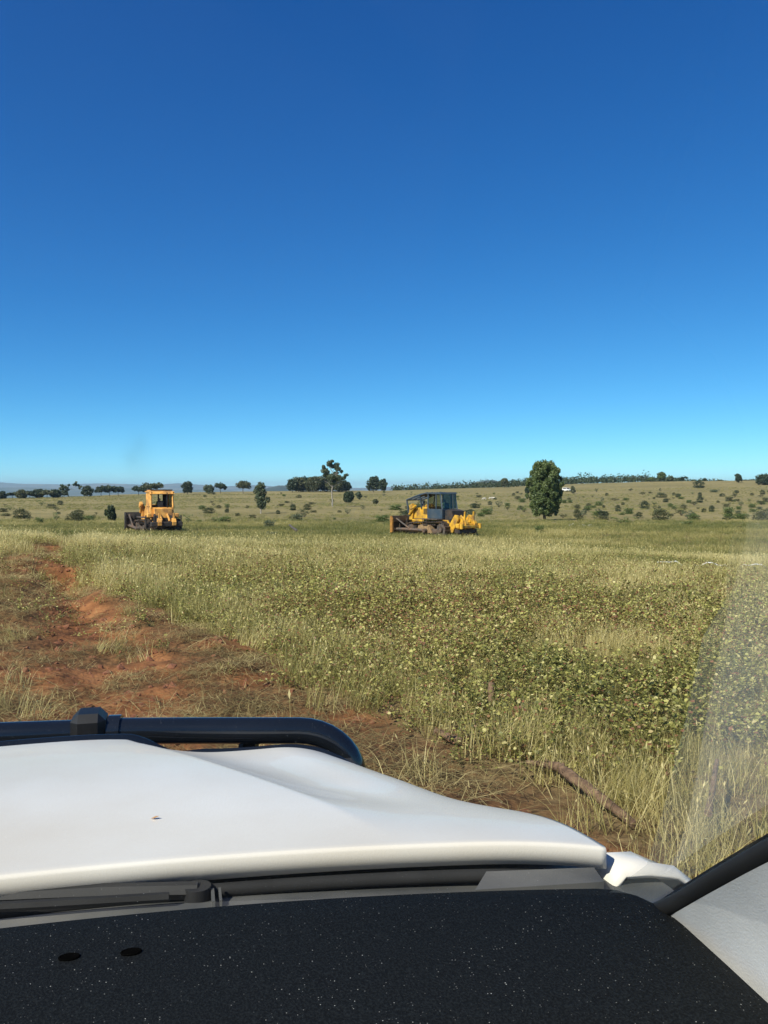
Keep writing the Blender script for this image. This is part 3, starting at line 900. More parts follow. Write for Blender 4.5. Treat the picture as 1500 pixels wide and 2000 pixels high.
# far belt of woodland on the right ridge: one mass
def woodland():
    r = random.Random(5); cl = []
    for k in range(620):
        px = r.uniform(770, 1330) if k < 430 else r.uniform(880, 1800)
        D = r.uniform(530, 640)
        x = (px - 750) / FPX * D
        hh = r.uniform(2.5, 5.2) * (1.0 if px < 1260 else .6)
        if px > 1340: hh *= .45
        if r.random() < .07: hh *= 1.5
        z = gz(x, D)
        cl.append((x, D, z + hh * .55, r.uniform(2.2, 4.2), r.uniform(2.2, 4), hh * .55))
    V, B = leaf_cloud(cl, 14, .62, 77, .45)
    o = new_obj('woodland', cloud_mesh('woodland', V, B), None, M['leaf_dark'])
    tag(o, 'dark belt of distant woodland along the right ridge', kind='stuff')
woodland()

# shrubs: a few prototypes, many individuals
def shrub_proto(seed, leaf, kind):
    r = random.Random(seed)
    cl = []
    nn = {'dense': 16, 'low': 14, 'loose': 12, 'up': 13}[kind]
    for k in range(nn):
        a = k * 2.4; t = (k + .5) / nn
        rr = .42 * math.sqrt(t) * r.uniform(.7, 1.1)
        zz = {'dense': .5 + .32 * (1 - t * 1.3), 'low': .38 + .25 * r.random(), 'loose': r.uniform(.25, .85), 'up': .2 + .7 * r.random() * (1 - t * .5)}[kind]
        cr = r.uniform(.13, .22) * (.75 if kind in ('loose', 'up') else 1)
        cl.append((math.cos(a) * rr, math.sin(a) * rr, max(zz, .16), cr, cr, cr * .9))
        if kind in ('dense', 'low'):
            cl.append((math.cos(a) * rr * .9, math.sin(a) * rr * .9, .16, cr, cr, .16))
    V, B = leaf_cloud(cl, 300 if kind != 'loose' else 220, .042, seed, .45)
    st = MB()
    for k in range(6):
        a = k * 1.05
        st.tube([(0, 0, -.06), (.12 * math.cos(a), .12 * math.sin(a), .25), (.3 * math.cos(a), .3 * math.sin(a), .55)], [.018, .012, .005], 5)
    return cloud_mesh('foliage', V, B), st.mesh('stems'), leaf
SP = {
    'dark': [shrub_proto(501 + i, M['leaf_dark'], k) for i, k in enumerate(('dense', 'up', 'dense', 'loose'))],
    'green': [shrub_proto(511 + i, M['leaf_fresh'], k) for i, k in enumerate(('low', 'loose', 'low'))],
    'olive': [shrub_proto(521 + i, M['leaf_olive'], k) for i, k in enumerate(('dense', 'low', 'up'))],
    'grey': [shrub_proto(531 + i, M['leaf_grey'], k) for i, k in enumerate(('loose', 'low'))],
    'pale': [shrub_proto(541, M['leaf_pale'], 'loose')],
}
for k in SP:
    for fo, st, lf in SP[k]:
        fo.materials.append(lf); st.materials.append(M['bark_dark'])
SLAB = {'dark': ('dark dense shrub dotted over the far paddock', 'dark shrubs in the far paddock'),
        'green': ('fresh green low shrub dotted over the far paddock', 'green shrubs in the far paddock'),
        'olive': ('dull olive shrub dotted over the far paddock', 'olive shrubs in the far paddock'),
        'grey': ('loose grey green shrub dotted over the far paddock', 'grey green shrubs in the far paddock'),
        'pale': ('bleached pale dead shrub right of the oval tree', 'bleached shrubs')}
def shrub(p, w, h, kind, seed, label=None, group=None):
    fo, st, lf = SP[kind][seed % len(SP[kind])]
    o = empty('shrub', p, (seed * 1.7) % 6.28)
    o.scale = (w, w, h / .85)
    a = new_obj('foliage', fo, o); b = new_obj('stems', st, o)
    if label is None and kind != 'pale':
        d0, c0 = p[1], p[0] / p[1] * FPX + 750
        side = 'beyond the orange bulldozer' if c0 < 650 else ('beyond the yellow bulldozer' if c0 < 1064 else 'past the oval tree')
        zone = 'on the flat ground' if d0 < 190 else ('low on the far slope' if d0 < 290 else 'high on the far slope')
        size = 'small' if w < 1.6 else ('broad' if w / max(h, .1) > 2 else 'bushy')
        look = {'dark': 'dark', 'green': 'fresh green', 'olive': 'dull olive', 'grey': 'grey green'}[kind]
        label = '%s %s shrub %s, %s' % (size, look, zone, side)
        group = '%s %s shrubs' % (size, look)
    tag(o, label or SLAB[kind][0], 'shrub', group or SLAB[kind][1])
    return o
shr = [(1127, 1010, 18, 15, 'olive'), (1144, 1001, 20, 8, 'dark'), (1207, 999, 14, 12, 'dark'), (1228, 1004, 22, 14, 'green'), (1216, 1024, 56, 14, 'green'), (1246, 1013, 24, 9, 'dark'), (1259, 994, 21, 15, 'dark'),
       (1285, 1011, 27, 23, 'dark'), (1331, 1007, 30, 14, 'olive'), (1343, 1026, 25, 10, 'green'), (1367, 982, 14, 12, 'dark'), (1356, 987, 22, 10, 'olive'), (1423, 1011, 26, 24, 'green'), (1442, 1005, 12, 10, 'grey'),
       (1390, 1000, 14, 12, 'dark'), (1433, 1013, 16, 5, 'grey'), (1424, 980, 18, 12, 'olive'), (1435, 972, 14, 11, 'olive'), (1489, 966, 12, 9, 'olive'), (1495, 981, 14, 11, 'olive'), (1365, 953, 24, 14, 'dark'),
       (1293, 972, 22, 8, 'olive'), (1300, 981, 14, 7, 'dark'), (1201, 978, 26, 6, 'olive'), (1316, 968, 7, 6, 'dark'), (1289, 960, 6, 7, 'dark'), (1176, 981, 12, 10, 'grey'), (1102, 983, 14, 8, 'green'), (1025, 997, 10, 6, 'green'),
       (1012, 996, 8, 5, 'green'), (1003, 968, 7, 5, 'dark'), (1018, 967, 8, 5, 'dark'), (1170, 1002, 22, 9, 'grey'), (1113, 1018, 8, 5, 'dark'), (1444, 1033, 12, 7, 'olive'), (1165, 961, 10, 7, 'dark'), (1053, 1042, 24, 18, 'green'),
       (1232, 959, 12, 5, 'dark'), (1367, 970, 10, 8, 'dark'), (437, 1021, 38, 14, 'green'), (493, 1012, 18, 8, 'olive'), (525, 1030, 26, 17, 'grey'), (572, 997, 16, 12, 'dark'), (613, 1001, 16, 5, 'olive'), (577, 1014, 12, 9, 'olive'),
       (567, 1014, 7, 5, 'olive'), (679, 1004, 18, 10, 'grey'), (709, 995, 11, 6, 'dark'), (663, 1001, 12, 4, 'olive'), (483, 993, 12, 6, 'dark'), (543, 1004, 11, 7, 'dark'), (444, 997, 7, 9, 'olive'), (608, 985, 14, 5, 'olive'),
       (648, 981, 14, 6, 'dark'), (773, 996, 32, 12, 'green'), (560, 981, 7, 3, 'dark'), (653, 1015, 8, 5, 'green'), (529, 1050, 22, 14, 'grey'), (464, 1008, 12, 7, 'olive'), (57, 1015, 17, 7, 'dark'), (77, 1022, 22, 13, 'green'),
       (110, 1017, 20, 16, 'green'), (157, 1014, 18, 10, 'green'), (188, 1006, 9, 6, 'dark'), (132, 1018, 12, 7, 'olive'), (10, 988, 10, 4, 'olive'), (12, 1008, 20, 5, 'olive'), (367, 1022, 20, 17, 'green'), (390, 1022, 14, 8, 'green'),
       (427, 993, 12, 6, 'olive'), (443, 1001, 12, 6, 'dark'), (400, 1000, 16, 5, 'dark'), (957, 986, 10, 7, 'dark'), (935, 972, 14, 6, 'olive'), (960, 1000, 8, 12, 'grey'), (925, 990, 10, 6, 'olive'), (1078, 968, 10, 6, 'olive'),
       (1255, 966, 16, 6, 'olive'), (1330, 975, 16, 6, 'green'), (1395, 962, 18, 7, 'grey'), (1410, 970, 12, 6, 'dark'), (1470, 1000, 18, 8, 'green'), (1480, 1015, 10, 7, 'olive'), (1310, 990, 12, 8, 'green'), (1185, 968, 8, 5, 'dark')]
for i, (px, by, wp, hp, k) in enumerate(shr):
    p = on_ground(px, by, 430)
    own = {1216: 'widest low green shrub, in front of the dark shrubs past the oval tree', 1285: 'tallest dark pointed shrub past the oval tree', 1053: 'soft green shrub in the grass in front of the oval tree',
           437: 'long low green shrub between the orange bulldozer and the small paddock tree', 525: 'loose grey green shrub in front of the small paddock tree', 529: 'thin grey green shrub sunk in the dark grass near the crest',
           367: 'leafy green shrub against the right track of the orange bulldozer', 1365: 'big dark dome of a shrub just under the right skyline', 1423: 'tall yellow green bush among low shrubs on the right slope',
           773: 'broad green shrub behind the blade of the yellow bulldozer', 1127: 'rounded olive shrub beside the oval tree', 572: 'dark shrub left of the tall gum, thickest one there'}.get(px)
    shrub(p, wp / FPX * p.y, hp / FPX * p.y, k, i, own, 'shrubs in the far paddock' if own else None)
for i in range(195):
    for _ in range(30):
        px, by = rnd.uniform(-120, 1620), 962 + 62 * rnd.random() ** 1.3
        if by < 985 and px < 380: continue
        if min(abs(px - q) for q in (217, 509, 650, 1064)) < 34: continue
        if px < 800 and rnd.random() < .35: continue
        p = on_ground(px, by, 430)
        if 110 < p.y < 440: break
    k = rnd.choice(['dark', 'olive', 'olive', 'green', 'green', 'grey'])
    w = rnd.uniform(.9, 2.8); shrub(p, w, w * rnd.uniform(.35, .6), k, i + 3)
for i, (px, by, wp, hp) in enumerate([(1116, 1030, 11, 8), (1130, 1030, 7, 4), (1140, 1029, 8, 5), (1153, 1031, 12, 7), (1170, 1032, 5, 4)]):
    p = on_ground(px, by); shrub(p, wp / FPX * p.y, hp / FPX * p.y, 'pale', i)

# ------------------------------------------------------------------ bulldozers  (+X forward, +Y left)
def bulldozer(name, loc, heading, st):
    root = empty(name, loc, heading)
    S = st['paint']; C = st['cab']; blade_m = st['blade']
    # --- undercarriage
    for sgn in (1, -1):
        yc = sgn * 1.07
        tf = MB()
        tf.box((0.1, yc, .46), (2.9, .34, .34), ch=.04)
        tf.box((-.2, yc, .95), (1.5, .16, .12), ch=.03)
        fr = tf.build('track_frame', M['steel'], root)
        for k in range(7):
            MB().cyl((-1.15 + k * .4, yc - .2, .26), (-1.15 + k * .4, yc + .2, .26), .13, 12).build('roller', M['dark_steel'], fr)
        MB().cyl((1.72, yc - .17, .52), (1.72, yc + .17, .52), .44, 20).build('idler', M['steel'], root)
        sp = MB()
        sp.cyl((-1.62, yc - .14, .62), (-1.62, yc + .14, .62), .44, 20)
        sp.cyl((-1.62, yc - .3, .62), (-1.62, yc + .3, .62), .22, 14)
        for k in range(12):
            a = k * math.pi / 6
            sp.box((-1.62 + .47 * math.cos(a), yc, .62 + .47 * math.sin(a)), (.1, .2, .1), (0, -a, 0))
        sp.build('sprocket', M['steel'], root)
        # belt with grousers
        path = []
        for k in range(13):
            a = math.pi / 2 - math.pi * k / 12
            path.append((1.72 + .50 * math.cos(a), .52 + .50 * math.sin(a)))
        for k in range(13):
            a = -math.pi / 2 - math.pi * k / 12
            path.append((-1.62 + .55 * math.cos(a), .60 + .58 * math.sin(a)))
        pts = [Vector((p[0], 0, p[1])) for p in path]; pts.append(pts[0])
        seg = [0]
        for a, b in zip(pts, pts[1:]): seg.append(seg[-1] + (b - a).length)
        nsh = 40; tk = MB()
        for k in range(nsh):
            d = seg[-1] * k / nsh
            j = max(i for i in range(len(seg)) if seg[i] <= d + 1e-9); j = min(j, len(pts) - 2)
            p = pts[j].lerp(pts[j + 1], (d - seg[j]) / max(1e-6, seg[j + 1] - seg[j]))
            t = (pts[j + 1] - pts[j]).normalized()
            ang = math.atan2(-t.z, t.x)
            tk.box((p.x, yc, p.z), (.21, .56, .035), (0, ang, 0))
            nrm = Vector((-t.z, 0, t.x))
            tk.box((p.x + nrm.x * .045, yc, p.z + nrm.z * .045), (.03, .56, .075), (0, ang, 0))
        tk.build('track', st['track'], root)
    MB().prism([(-.75, .33), (.95, .33), (.75, .86), (.2, 1.0), (-.45, .9)], .80, 1.33).build('packed_dirt', M['dirt'], root) if st.get('dirt') else None
    # --- hull and engine
    hull = MB()
    hull.prism([(-2.15, .6), (2.0, .55), (2.15, 1.0), (2.0, 1.35), (-2.0, 1.35), (-2.25, 1.1)], -.72, .72)
    hull.build('hull', st['hull'], root)
    hood = MB()
    hood.prism([(.35, 1.34), (2.28, 1.30), (2.34, 2.02), (2.2, 2.12), (.35, 2.30)], -.58, .58)
    hd = hood.build('engine_hood', S, root)
    for sgn in (1, -1):
        g = MB()
        for k in range(6):
            g.box((.72, sgn * .592, 1.72 + k * .075), (.5, .02, .045))
        g.build('grille', M['dark_steel'], hd)
        MB().box((1.55, sgn * .592, 1.70), (.85, .02, .52), ch=.008).build('side_panel', S, hd)
        MB().prism([(.45, .95), (2.05, .95), (2.05, 1.30), (.45, 1.30)], sgn * .70, sgn * .80).build('belly_panel', S, root)
    rad = MB()
    rad.box((2.36, 0, 1.62), (.1, 1.3, .95), ch=.03)
    for sgn in (1, -1):
        rad.prism([(2.1, 1.25), (2.45, 1.25), (2.45, 1.95), (2.3, 2.32), (2.0, 2.32), (2.0, 1.9)], sgn * .60, sgn * .74)
    rad.build('radiator_guard', S, root)
    MB().tube([(1.35, .18, 2.1), (1.35, .18, 2.62), (1.31, .18, 2.7)], [.055, .055, .05], 10).build('exhaust_pipe', M['dark_steel'], root)
    MB().cyl((.85, -.22, 2.1), (.85, -.22, 2.5), .13, 14).build('air_cleaner', S if st['style'] == 'blue' else M['dark_steel'], root)
    # --- deck, fenders, tanks
    for sgn in (1, -1):
        d = MB()
        d.box((-.35, sgn * 1.08, 1.36), (2.1, .72, .06), ch=.015)
        d.build('fender_deck', M['steel'], root)
        MB().prism([(-2.1, 1.05), (.35, 1.0), (.5, 1.32), (-1.9, 1.32)], sgn * .74, sgn * .80).build('hull_side', S, root)
        MB().box((-.05, sgn * 1.40, 1.16), (.5, .04, .05)).box((-.05, sgn * 1.40, .95), (.5, .04, .05)).box((-.27, sgn * 1.40, 1.15), (.04, .03, .44)).box((.17, sgn * 1.40, 1.15), (.04, .03, .44)).build('step', M['dark_steel'], root)
    tank = MB()
    tank.prism([(-2.25, 1.36), (-1.45, 1.36), (-1.45, 2.02), (-1.7, 2.1), (-2.2, 2.0)], -.62, .62)
    tank.build('fuel_tank', S if st['style'] != 'blue' else M['dark_steel'], root)
    # --- cab
    x0, x1, hw, z0, z1 = st['cabdim']
    zm = st['sill']
    cab = empty_part = MB()
    low = MB()
    for sgn in (1, -1):
        low.box(((x0 + x1) / 2, sgn * (hw - .03), (z0 + zm) / 2), (x1 - x0 - .02, .05, zm - z0), ch=.01)
    low.box((x0 + .03, 0, (z0 + zm) / 2 + .0), (.05, 2 * hw - .12, zm - z0), ch=.01)
    low.box((x1 - .03, 0, (z0 + zm) / 2), (.05, 2 * hw - .12, zm - z0), ch=.01)
    low.build('cab_panel', C, root)
    rake = st.get('rake', .0)
    for sx, xx in ((-1, x0), (1, x1)):
        for sgn in (1, -1):
            p = MB()
            tx = xx + (.22 * rake if sx < 0 else -.02)
            p.tube([(xx + (-.05 if sx < 0 else -.04) * 1 + (.09 if sx < 0 else 0), sgn * (hw - .05), zm - .03), (tx + (.04 if sx < 0 else -.04), sgn * (hw - .07), z1)], [.075, .07], 4)
            p.build('cab_post', C, root)
    for sgn in (1, -1):
        mid = x0 + (x1 - x0) * st.get('bpost', .48)
        MB().box((mid, sgn * (hw - .05), (zm + z1) / 2), (.09, .07, z1 - zm), ch=.01).build('cab_post', C, root)
        MB().box(((x0 + x1) / 2 + .05, sgn * (hw - .055), (zm + z1) / 2), (x1 - x0 - .2, .012, z1 - zm - .04)).build('side_window', M['cab_glass'], root)
    if st['style'] == 'blue':
        MB().box((x0 + .10, 0, (zm + z1) / 2), (.012, 2 * hw - .24, z1 - zm - .06), (0, .10, 0)).build('rear_window', M['cab_glass'], root)
        MB().box((x0 + .085, -.38, (zm + z1) / 2), (.06, .08, z1 - zm), (0, .10, 0)).build('window_bar', C, root)
        rf = MB()
        rf.prism([(x0 + .12, z1 - .02), (x1 + .05, z1 - .02), (x1 + .02, z1 + .10), (x0 + .2, z1 + .10)], -hw - .02, hw + .02)
        rf.build('roof', C, root)
        # sweeps: brush bars from the roof down over the engine
        for yy in (-.78, -.26, .26, .78):
            MB().tube([(x1, yy, z1 + .06), (x1 + .85, yy * 1.03, z1 - .10), (2.62, yy * 1.08, z1 - .50)], .07, 8).build('brush_bar', C, root)
        for (xx, zz) in ((x1 + .85, z1 - .10), (2.62, z1 - .50)):
            MB().tube([(xx, -.84, zz), (xx, .84, zz)], .06, 8).build('cross_bar', C, root)
        MB().prism([(x1 + .02, z1 + .055), (x1 + .86, z1 - .06), (x1 + 1.35, z1 - .215), (x1 + 1.35, z1 - .185), (x1 + .86, z1 - .02), (x1 + .02, z1 + .09)], -.76, .76).build('front_canopy', C, root)
        for sgn in (1, -1):
            MB().tube([(2.62, sgn * .84, z1 - .52), (2.50, sgn * .74, 1.7)], .065, 8).build('front_post', C, root)
            MB().tube([(x1 + .85, sgn * .80, z1 - .12), (x1 + .85, sgn * .62, 2.1)], .05, 8).build('front_post', C, root)
        MB().box((x1 - .5, sgn * hw, zm), (.01, .01, .01))
    else:
        # sheet metal cab with a visor and an extra roof plate
        rf = MB()
        rf.prism([(x0 - .04, z1 - .16), (x0 - .02, z1 - .19), (x0 + .20, z1 + .03), (x1 + .1, z1 + .03), (x1 + .1, z1 - .05), (x0 + .3, z1 - .05)], -hw - .06, hw + .06)
        rf.build('roof', C, root)
        MB().box(((x0 + x1) / 2 + .12, 0, z1 + .09), (x1 - x0 - .15, 2 * hw - .1, .09), ch=.02).build('roof_plate', C, root)
        MB().box(((x0 + x1) / 2 + .12, 0, z1 + .15), (x1 - x0 - .1, 2 * hw - .06, .025)).build('roof_sheet', M['dark_steel'], root)
        MB().box(((x0 + x1) / 2 + .05, hw - .035, (zm + z1) / 2), (x1 - x0 - .05, .03, z1 - zm - .1), ch=.008).build('cab_side', C, root)
        MB().box((x0 + .02, -hw * .42, (zm + z1) / 2 - .05), (.05, .06, z1 - zm)).build('window_bar', M['black'], root)
        MB().box((x1 - .02, -.05, (zm + z1) / 2), (.04, .10, z1 - zm)).box((x1 - .02, -.62, (zm + z1) / 2), (.04, .5, z1 - zm)).build('front_frame', M['black'], root)
    # seat
    MB().box((x0 + .5, .1, zm - .12), (.5, .5, .14), ch=.04).box((x0 + .26, .1, zm + .16), (.14, .48, .62), ch=.05).box((x0 + .5, .1, z0 + .3), (.3, .3, zm - z0 - .4)).build('seat', M['black'], root)
    MB().box((x1 - .15, .1, zm - .02), (.14, .7, .35), ch=.03).build('dash_console', M['black'], root)
    # --- blade
    bw = st['bladew']; bz = st['bladez']
    prof = []
    for k in range(11):
        t = k / 10
        a = -0.75 + 1.5 * t
        prof.append((3.52 - .34 * math.cos(a) + (.10 if k == 0 else 0) + .05 * t, bz + .02 + 1.34 * t))
    back = [(x - .07, z) for x, z in prof][::-1]
    bl = MB().prism(prof + back, -bw / 2, bw / 2).build('blade', blade_m, root)
    MB().box((3.40, 0, bz + .03), (.22, bw + .04, .05), (0, .4, 0)).build('cutting_edge', M['steel'], bl)
    for sgn in (1, -1):
        MB().prism([(3.05, bz + .12), (3.33, bz + .02), (3.33, bz + 1.32), (3.22, bz + 1.36), (3.05, bz + 1.1)], sgn * (bw / 2 - .10), sgn * (bw / 2 + .02)).build('end_plate', M['rust_yellow'] if st['style'] == 'blue' else blade_m, bl)
    for yy in (-1.2, -.45, .45, 1.2):
        MB().prism([(2.98, bz + .2), (3.12, bz + .2), (3.12, bz + 1.25), (3.05, bz + 1.25), (2.98, bz + .8)], yy - .05, yy + .05).build('blade_rib', blade_m, bl)
    MB().box((3.08, 0, bz + .95), (.1, bw - .3, .12)).box((3.08, 0, bz + .35), (.12, bw - .3, .16)).build('blade_stiffener', blade_m, bl)
    for sgn in (1, -1):
        ya = sgn * 1.53
        MB().tube([(3.05, ya, bz + .30), (2.0, ya, bz * .5 + .42), (-.15, ya, .50)], [.14, .13, .12], 4).build('push_arm', st['arm'], root)
        MB().tube([(3.06, ya, bz + 1.15), (1.55, ya, .62)], [.06, .065], 8).build('tilt_brace', st['arm'], root)
        MB().cyl((-.15, sgn * 1.36, .5), (-.15, sgn * 1.64, .5), .15, 12).build('trunnion', M['steel'], root)
        lc = MB().tube([(1.62, sgn * .84, 2.36), (2.35, sgn * .80, 1.66)], .095, 10).build('lift_cylinder', S, root)
        MB().tube([(2.35, sgn * .80, 1.66), (3.04, sgn * .62, bz + .62)], .045, 8).build('rod', M['rim'], lc)
        MB().prism([(1.75, 2.18), (2.15, 2.0), (2.2, 2.34), (1.9, 2.5)], sgn * .74, sgn * .96).build('cylinder_mount', S, root)
    # --- ripper
    rp = MB()
    for sgn in (1, -1):
        rp.prism([(-2.1, 1.35), (-2.25, 1.55), (-3.1, 1.12), (-3.1, .9), (-2.95, .85)], sgn * .42, sgn * .58)
        rp.prism([(-2.1, .55), (-2.1, .78), (-3.0, .92), (-3.0, .72)], sgn * .42, sgn * .60)
        if st['style'] == 'blue':
            rp.prism([(-2.05, .42), (-2.42, .42), (-3.02, 1.45), (-2.95, 1.68), (-2.62, 1.72), (-2.35, 1.35), (-2.05, .95)], sgn * .64, sgn * .80)
            rp.prism([(-2.85, 1.62), (-3.25, 1.30), (-3.30, 1.05), (-3.05, .95), (-2.75, 1.30)], sgn * .42, sgn * .56)
        else:
            rp.prism([(-2.05, .5), (-2.35, .5), (-2.45, 1.5), (-2.2, 1.66), (-2.05, 1.5)], sgn * .60, sgn * .72)
    r_ = rp.build('ripper_frame', S if st['style'] == 'blue' else M['dark_steel'], root)
    MB().box((-3.15, 0, .92), (.34, st['beam'], .36), ch=.05).build('ripper_beam', S if st['style'] == 'blue' else M['dark_steel'], r_)
    for sgn in (1, -1):
        MB().tube([(-2.2, sgn * .28, 1.62), (-3.0, sgn * .28, 1.12)], .08, 8).build('ripper_cylinder', S, r_)
        MB().tube([(-2.15, sgn * .20, .66), (-2.95, sgn * .2, 1.05)], .045, 8).build('rod', M['rim'], r_)
    for yy in st['shanks']:
        sh = MB().prism([(-3.28, st['sh_top']), (-3.12, st['sh_top'] + .02), (-3.08, .95), (-3.05, .84), (-3.26, .84)], yy - .055, yy + .055) if st['style'] != 'blue' else MB().prism([(-3.24, st['sh_top']), (-3.17, st['sh_top'] + .02), (-3.10, 1.4), (-3.08, .95), (-3.05, .55), (-2.92, .24), (-2.80, .20), (-2.95, .12), (-3.16, .30), (-3.26, .7)], yy - .055, yy + .055)
        sh.build('shank', S, r_)
        MB().prism([(-2.98, .80), (-3.42, .84), (-3.46, 1.08), (-3.30, 1.32), (-3.05, 1.36), (-2.96, 1.1)], yy - .13, yy + .13).build('shank_pocket', S, r_)
    if st['style'] == 'blue':
        MB().box((-3.42, 0, .88), (.22, 1.9, .22), ch=.03).build('tow_bar', S, r_)
        for yy in (-.96, .96):
            MB().cyl((-3.5, yy, .72), (-3.5, yy, 1.08), .13, 12).build('pin_boss', S, r_)
        # maker's lettering on the side of the hull
        for sgn in (1, -1):
            cu = bpy.data.curves.new('lettering', 'FONT'); cu.body = 'KOMATSU'; cu.size = .20; cu.extrude = .004; cu.align_x = 'CENTER'
            to = bpy.data.objects.new('lettering', cu)
            me = to.to_mesh().copy(); bpy.data.objects.remove(to)
            L_ = new_obj('lettering', me, root, M['black'])
            L_.location = (1.55, sgn * .815, 1.06)
            L_.rotation_euler = (R(90), 0, R(180) if sgn > 0 else 0)
        MB().prism([(-2.34, .42), (-2.26, .42), (-2.26, 1.30), (-2.34, 1.30)], -.72, .72).build('rear_housing', M['dark_steel'], root)
        MB().box((-3.0, 0, .52), (.5, 1.9, .34), ch=.05).build('ripper_mount', M['dark_steel'], r_)
    else:
        for sgn in (1, -1):
            MB().box((-2.0, sgn * 1.02, 1.52), (.3, .3, .32), ch=.05).build('rear_lamp_box', S, root)
            MB().tube([(-2.2, sgn * 1.28, .5), (-2.2, sgn * 1.28, 1.55)], .05, 6).build('guard_post', M['dark_steel'], root)
        MB().prism([(-2.28, .42), (-2.2, .42), (-2.2, 1.36), (-2.28, 1.36)], -.7, .7).build('rear_housing', M['dark_steel'], root)
    return root

pR = on_ground(846, 1049); dR = 63.5
xR = (855 - 750) / FPX * dR
M['blade'] = mat('shaded_blade', (.075, .05, .03), (.05, .042, .035), 1.6, .6, .2, dust=(.13, .07, .03), dust_amt=.6)  # dark base colour carries the shade on the blade's rear face
M['rust_yellow'] = mat('rusty_yellow', (.42, .20, .03), (.24, .11, .03), 4, .6)
yel = dict(style='blue', paint=M['yellow'], cab=M['blue'], blade=M['blade'], track=M['steel'], hull=M['dark_steel'], arm=M['steel'], cabdim=(-1.35, .30, .84, 1.40, 3.28), sill=2.12, rake=1.0,
           bpost=.42, bladew=3.9, bladez=.18, beam=2.2, shanks=(-.62, .30), sh_top=1.95, dirt=True)
headR = math.atan2(math.sin(R(50)), -math.cos(R(50)))
dozR = bulldozer('bulldozer', (xR, dR, gz(xR, dR) - .05), headR, yel)
tag(dozR, 'yellow bulldozer with steel blue cab, brush bars over its engine and yellow rear ripper', 'bulldozer')
dL = 67.5
xL = (307 - 750) / FPX * dL
ora = dict(style='orange', paint=M['orange'], cab=M['orange'], blade=M['dark_steel'], track=M['steel'], hull=M['dark_steel'], arm=M['steel'], cabdim=(-1.75, -.15, .86, 1.40, 3.28), sill=2.12, rake=.2,
           bpost=.5, bladew=3.7, bladez=.30, beam=2.3, shanks=(-.52, .52), sh_top=1.72)
headL = math.atan2(math.cos(R(27)), -math.sin(R(27)))
dozL = bulldozer('bulldozer', (xL, dL, gz(xL, dL) - .12), headL, ora)
dozL.scale = (1.07, 1.07, 1.07)
tag(dozL, 'older faded orange bulldozer with boxy sheet metal cab driving away, dark blade in front', 'bulldozer')

# operators
def person(loc, rz, label, shirt):
    m = bpy.data.materials.new('operator_clothing'); m.use_nodes = True
    nt = m.node_tree; N = nt.nodes; L = nt.links
    tc = N.new('ShaderNodeTexCoord'); sp = N.new('ShaderNodeSeparateXYZ'); L.new(tc.outputs['Object'], sp.inputs[0])
    cr = N.new('ShaderNodeValToRGB'); cr.color_ramp.interpolation = 'CONSTANT'
    e = cr.color_ramp.elements
    e[0].position = 0; e[0].color = (.03, .04, .07, 1)
    e[1].position = .10; e[1].color = (*shirt, 1)
    q = e.new(.53); q.color = (.35, .18, .12, 1)
    q = e.new(.70); q.color = (.10, .07, .04, 1)
    L.new(sp.outputs['Z'], cr.inputs['Fac']); L.new(cr.outputs[0], N['Principled BSDF'].inputs['Base Color'])
    N['Principled BSDF'].inputs['Roughness'].default_value = .8
    vs = [(0, 0, .06), (.0, 0, .25), (-.02, 0, .44), (-.01, 0, .55), (.01, 0, .66), (.01, 0, .76),
          (-.02, .19, .45), (.08, .26, .24), (.30, .20, .20), (-.02, -.19, .45), (.08, -.26, .24), (.30, -.20, .20),
          (.05, .10, .05), (.42, .13, .06), (.50, .13, -.32), (.62, .13, -.36), (.05, -.10, .05), (.42, -.13, .06), (.50, -.13, -.32), (.62, -.13, -.36),
          (.37, .19, .22), (.37, -.19, .22)]
    es = [(0, 1), (1, 2), (2, 3), (3, 4), (4, 5), (2, 6), (6, 7), (7, 8), (2, 9), (9, 10), (10, 11), (0, 12), (12, 13), (13, 14), (14, 15), (0, 16), (16, 17), (17, 18), (18, 19), (8, 20), (11, 21)]
    rs = [.14, .14, .15, .055, .10, .085, .07, .05, .036, .07, .05, .036, .09, .07, .05, .045, .09, .07, .05, .045, .035, .035]
    me = bpy.data.meshes.new('person'); me.from_pydata(vs, es, [])
    o = new_obj('person', me, None, m)
    sk = o.modifiers.new('skin', 'SKIN')
    for i, v in enumerate(me.skin_vertices[0].data):
        v.radius = (rs[i], rs[i]); v.use_root = (i == 0)
    sd = o.modifiers.new('sub', 'SUBSURF'); sd.levels = 1; sd.render_levels = 2
    o.location = loc; o.rotation_euler = (0, 0, rz)
    tag(o, label, 'person')
    return o
def in_dozer(doz, v):
    return Matrix.LocRotScale(doz.location, doz.rotation_euler, doz.scale) @ Vector(v)
person(in_dozer(dozL, (-1.27, .1, 2.09)), headL, 'person in yellow shirt seated in the cab of the orange bulldozer', (.45, .5, .05))
person(in_dozer(dozR, (-.87, .1, 2.09)), headR, 'person in pale shirt seated in the steel blue bulldozer cab', (.40, .45, .25))

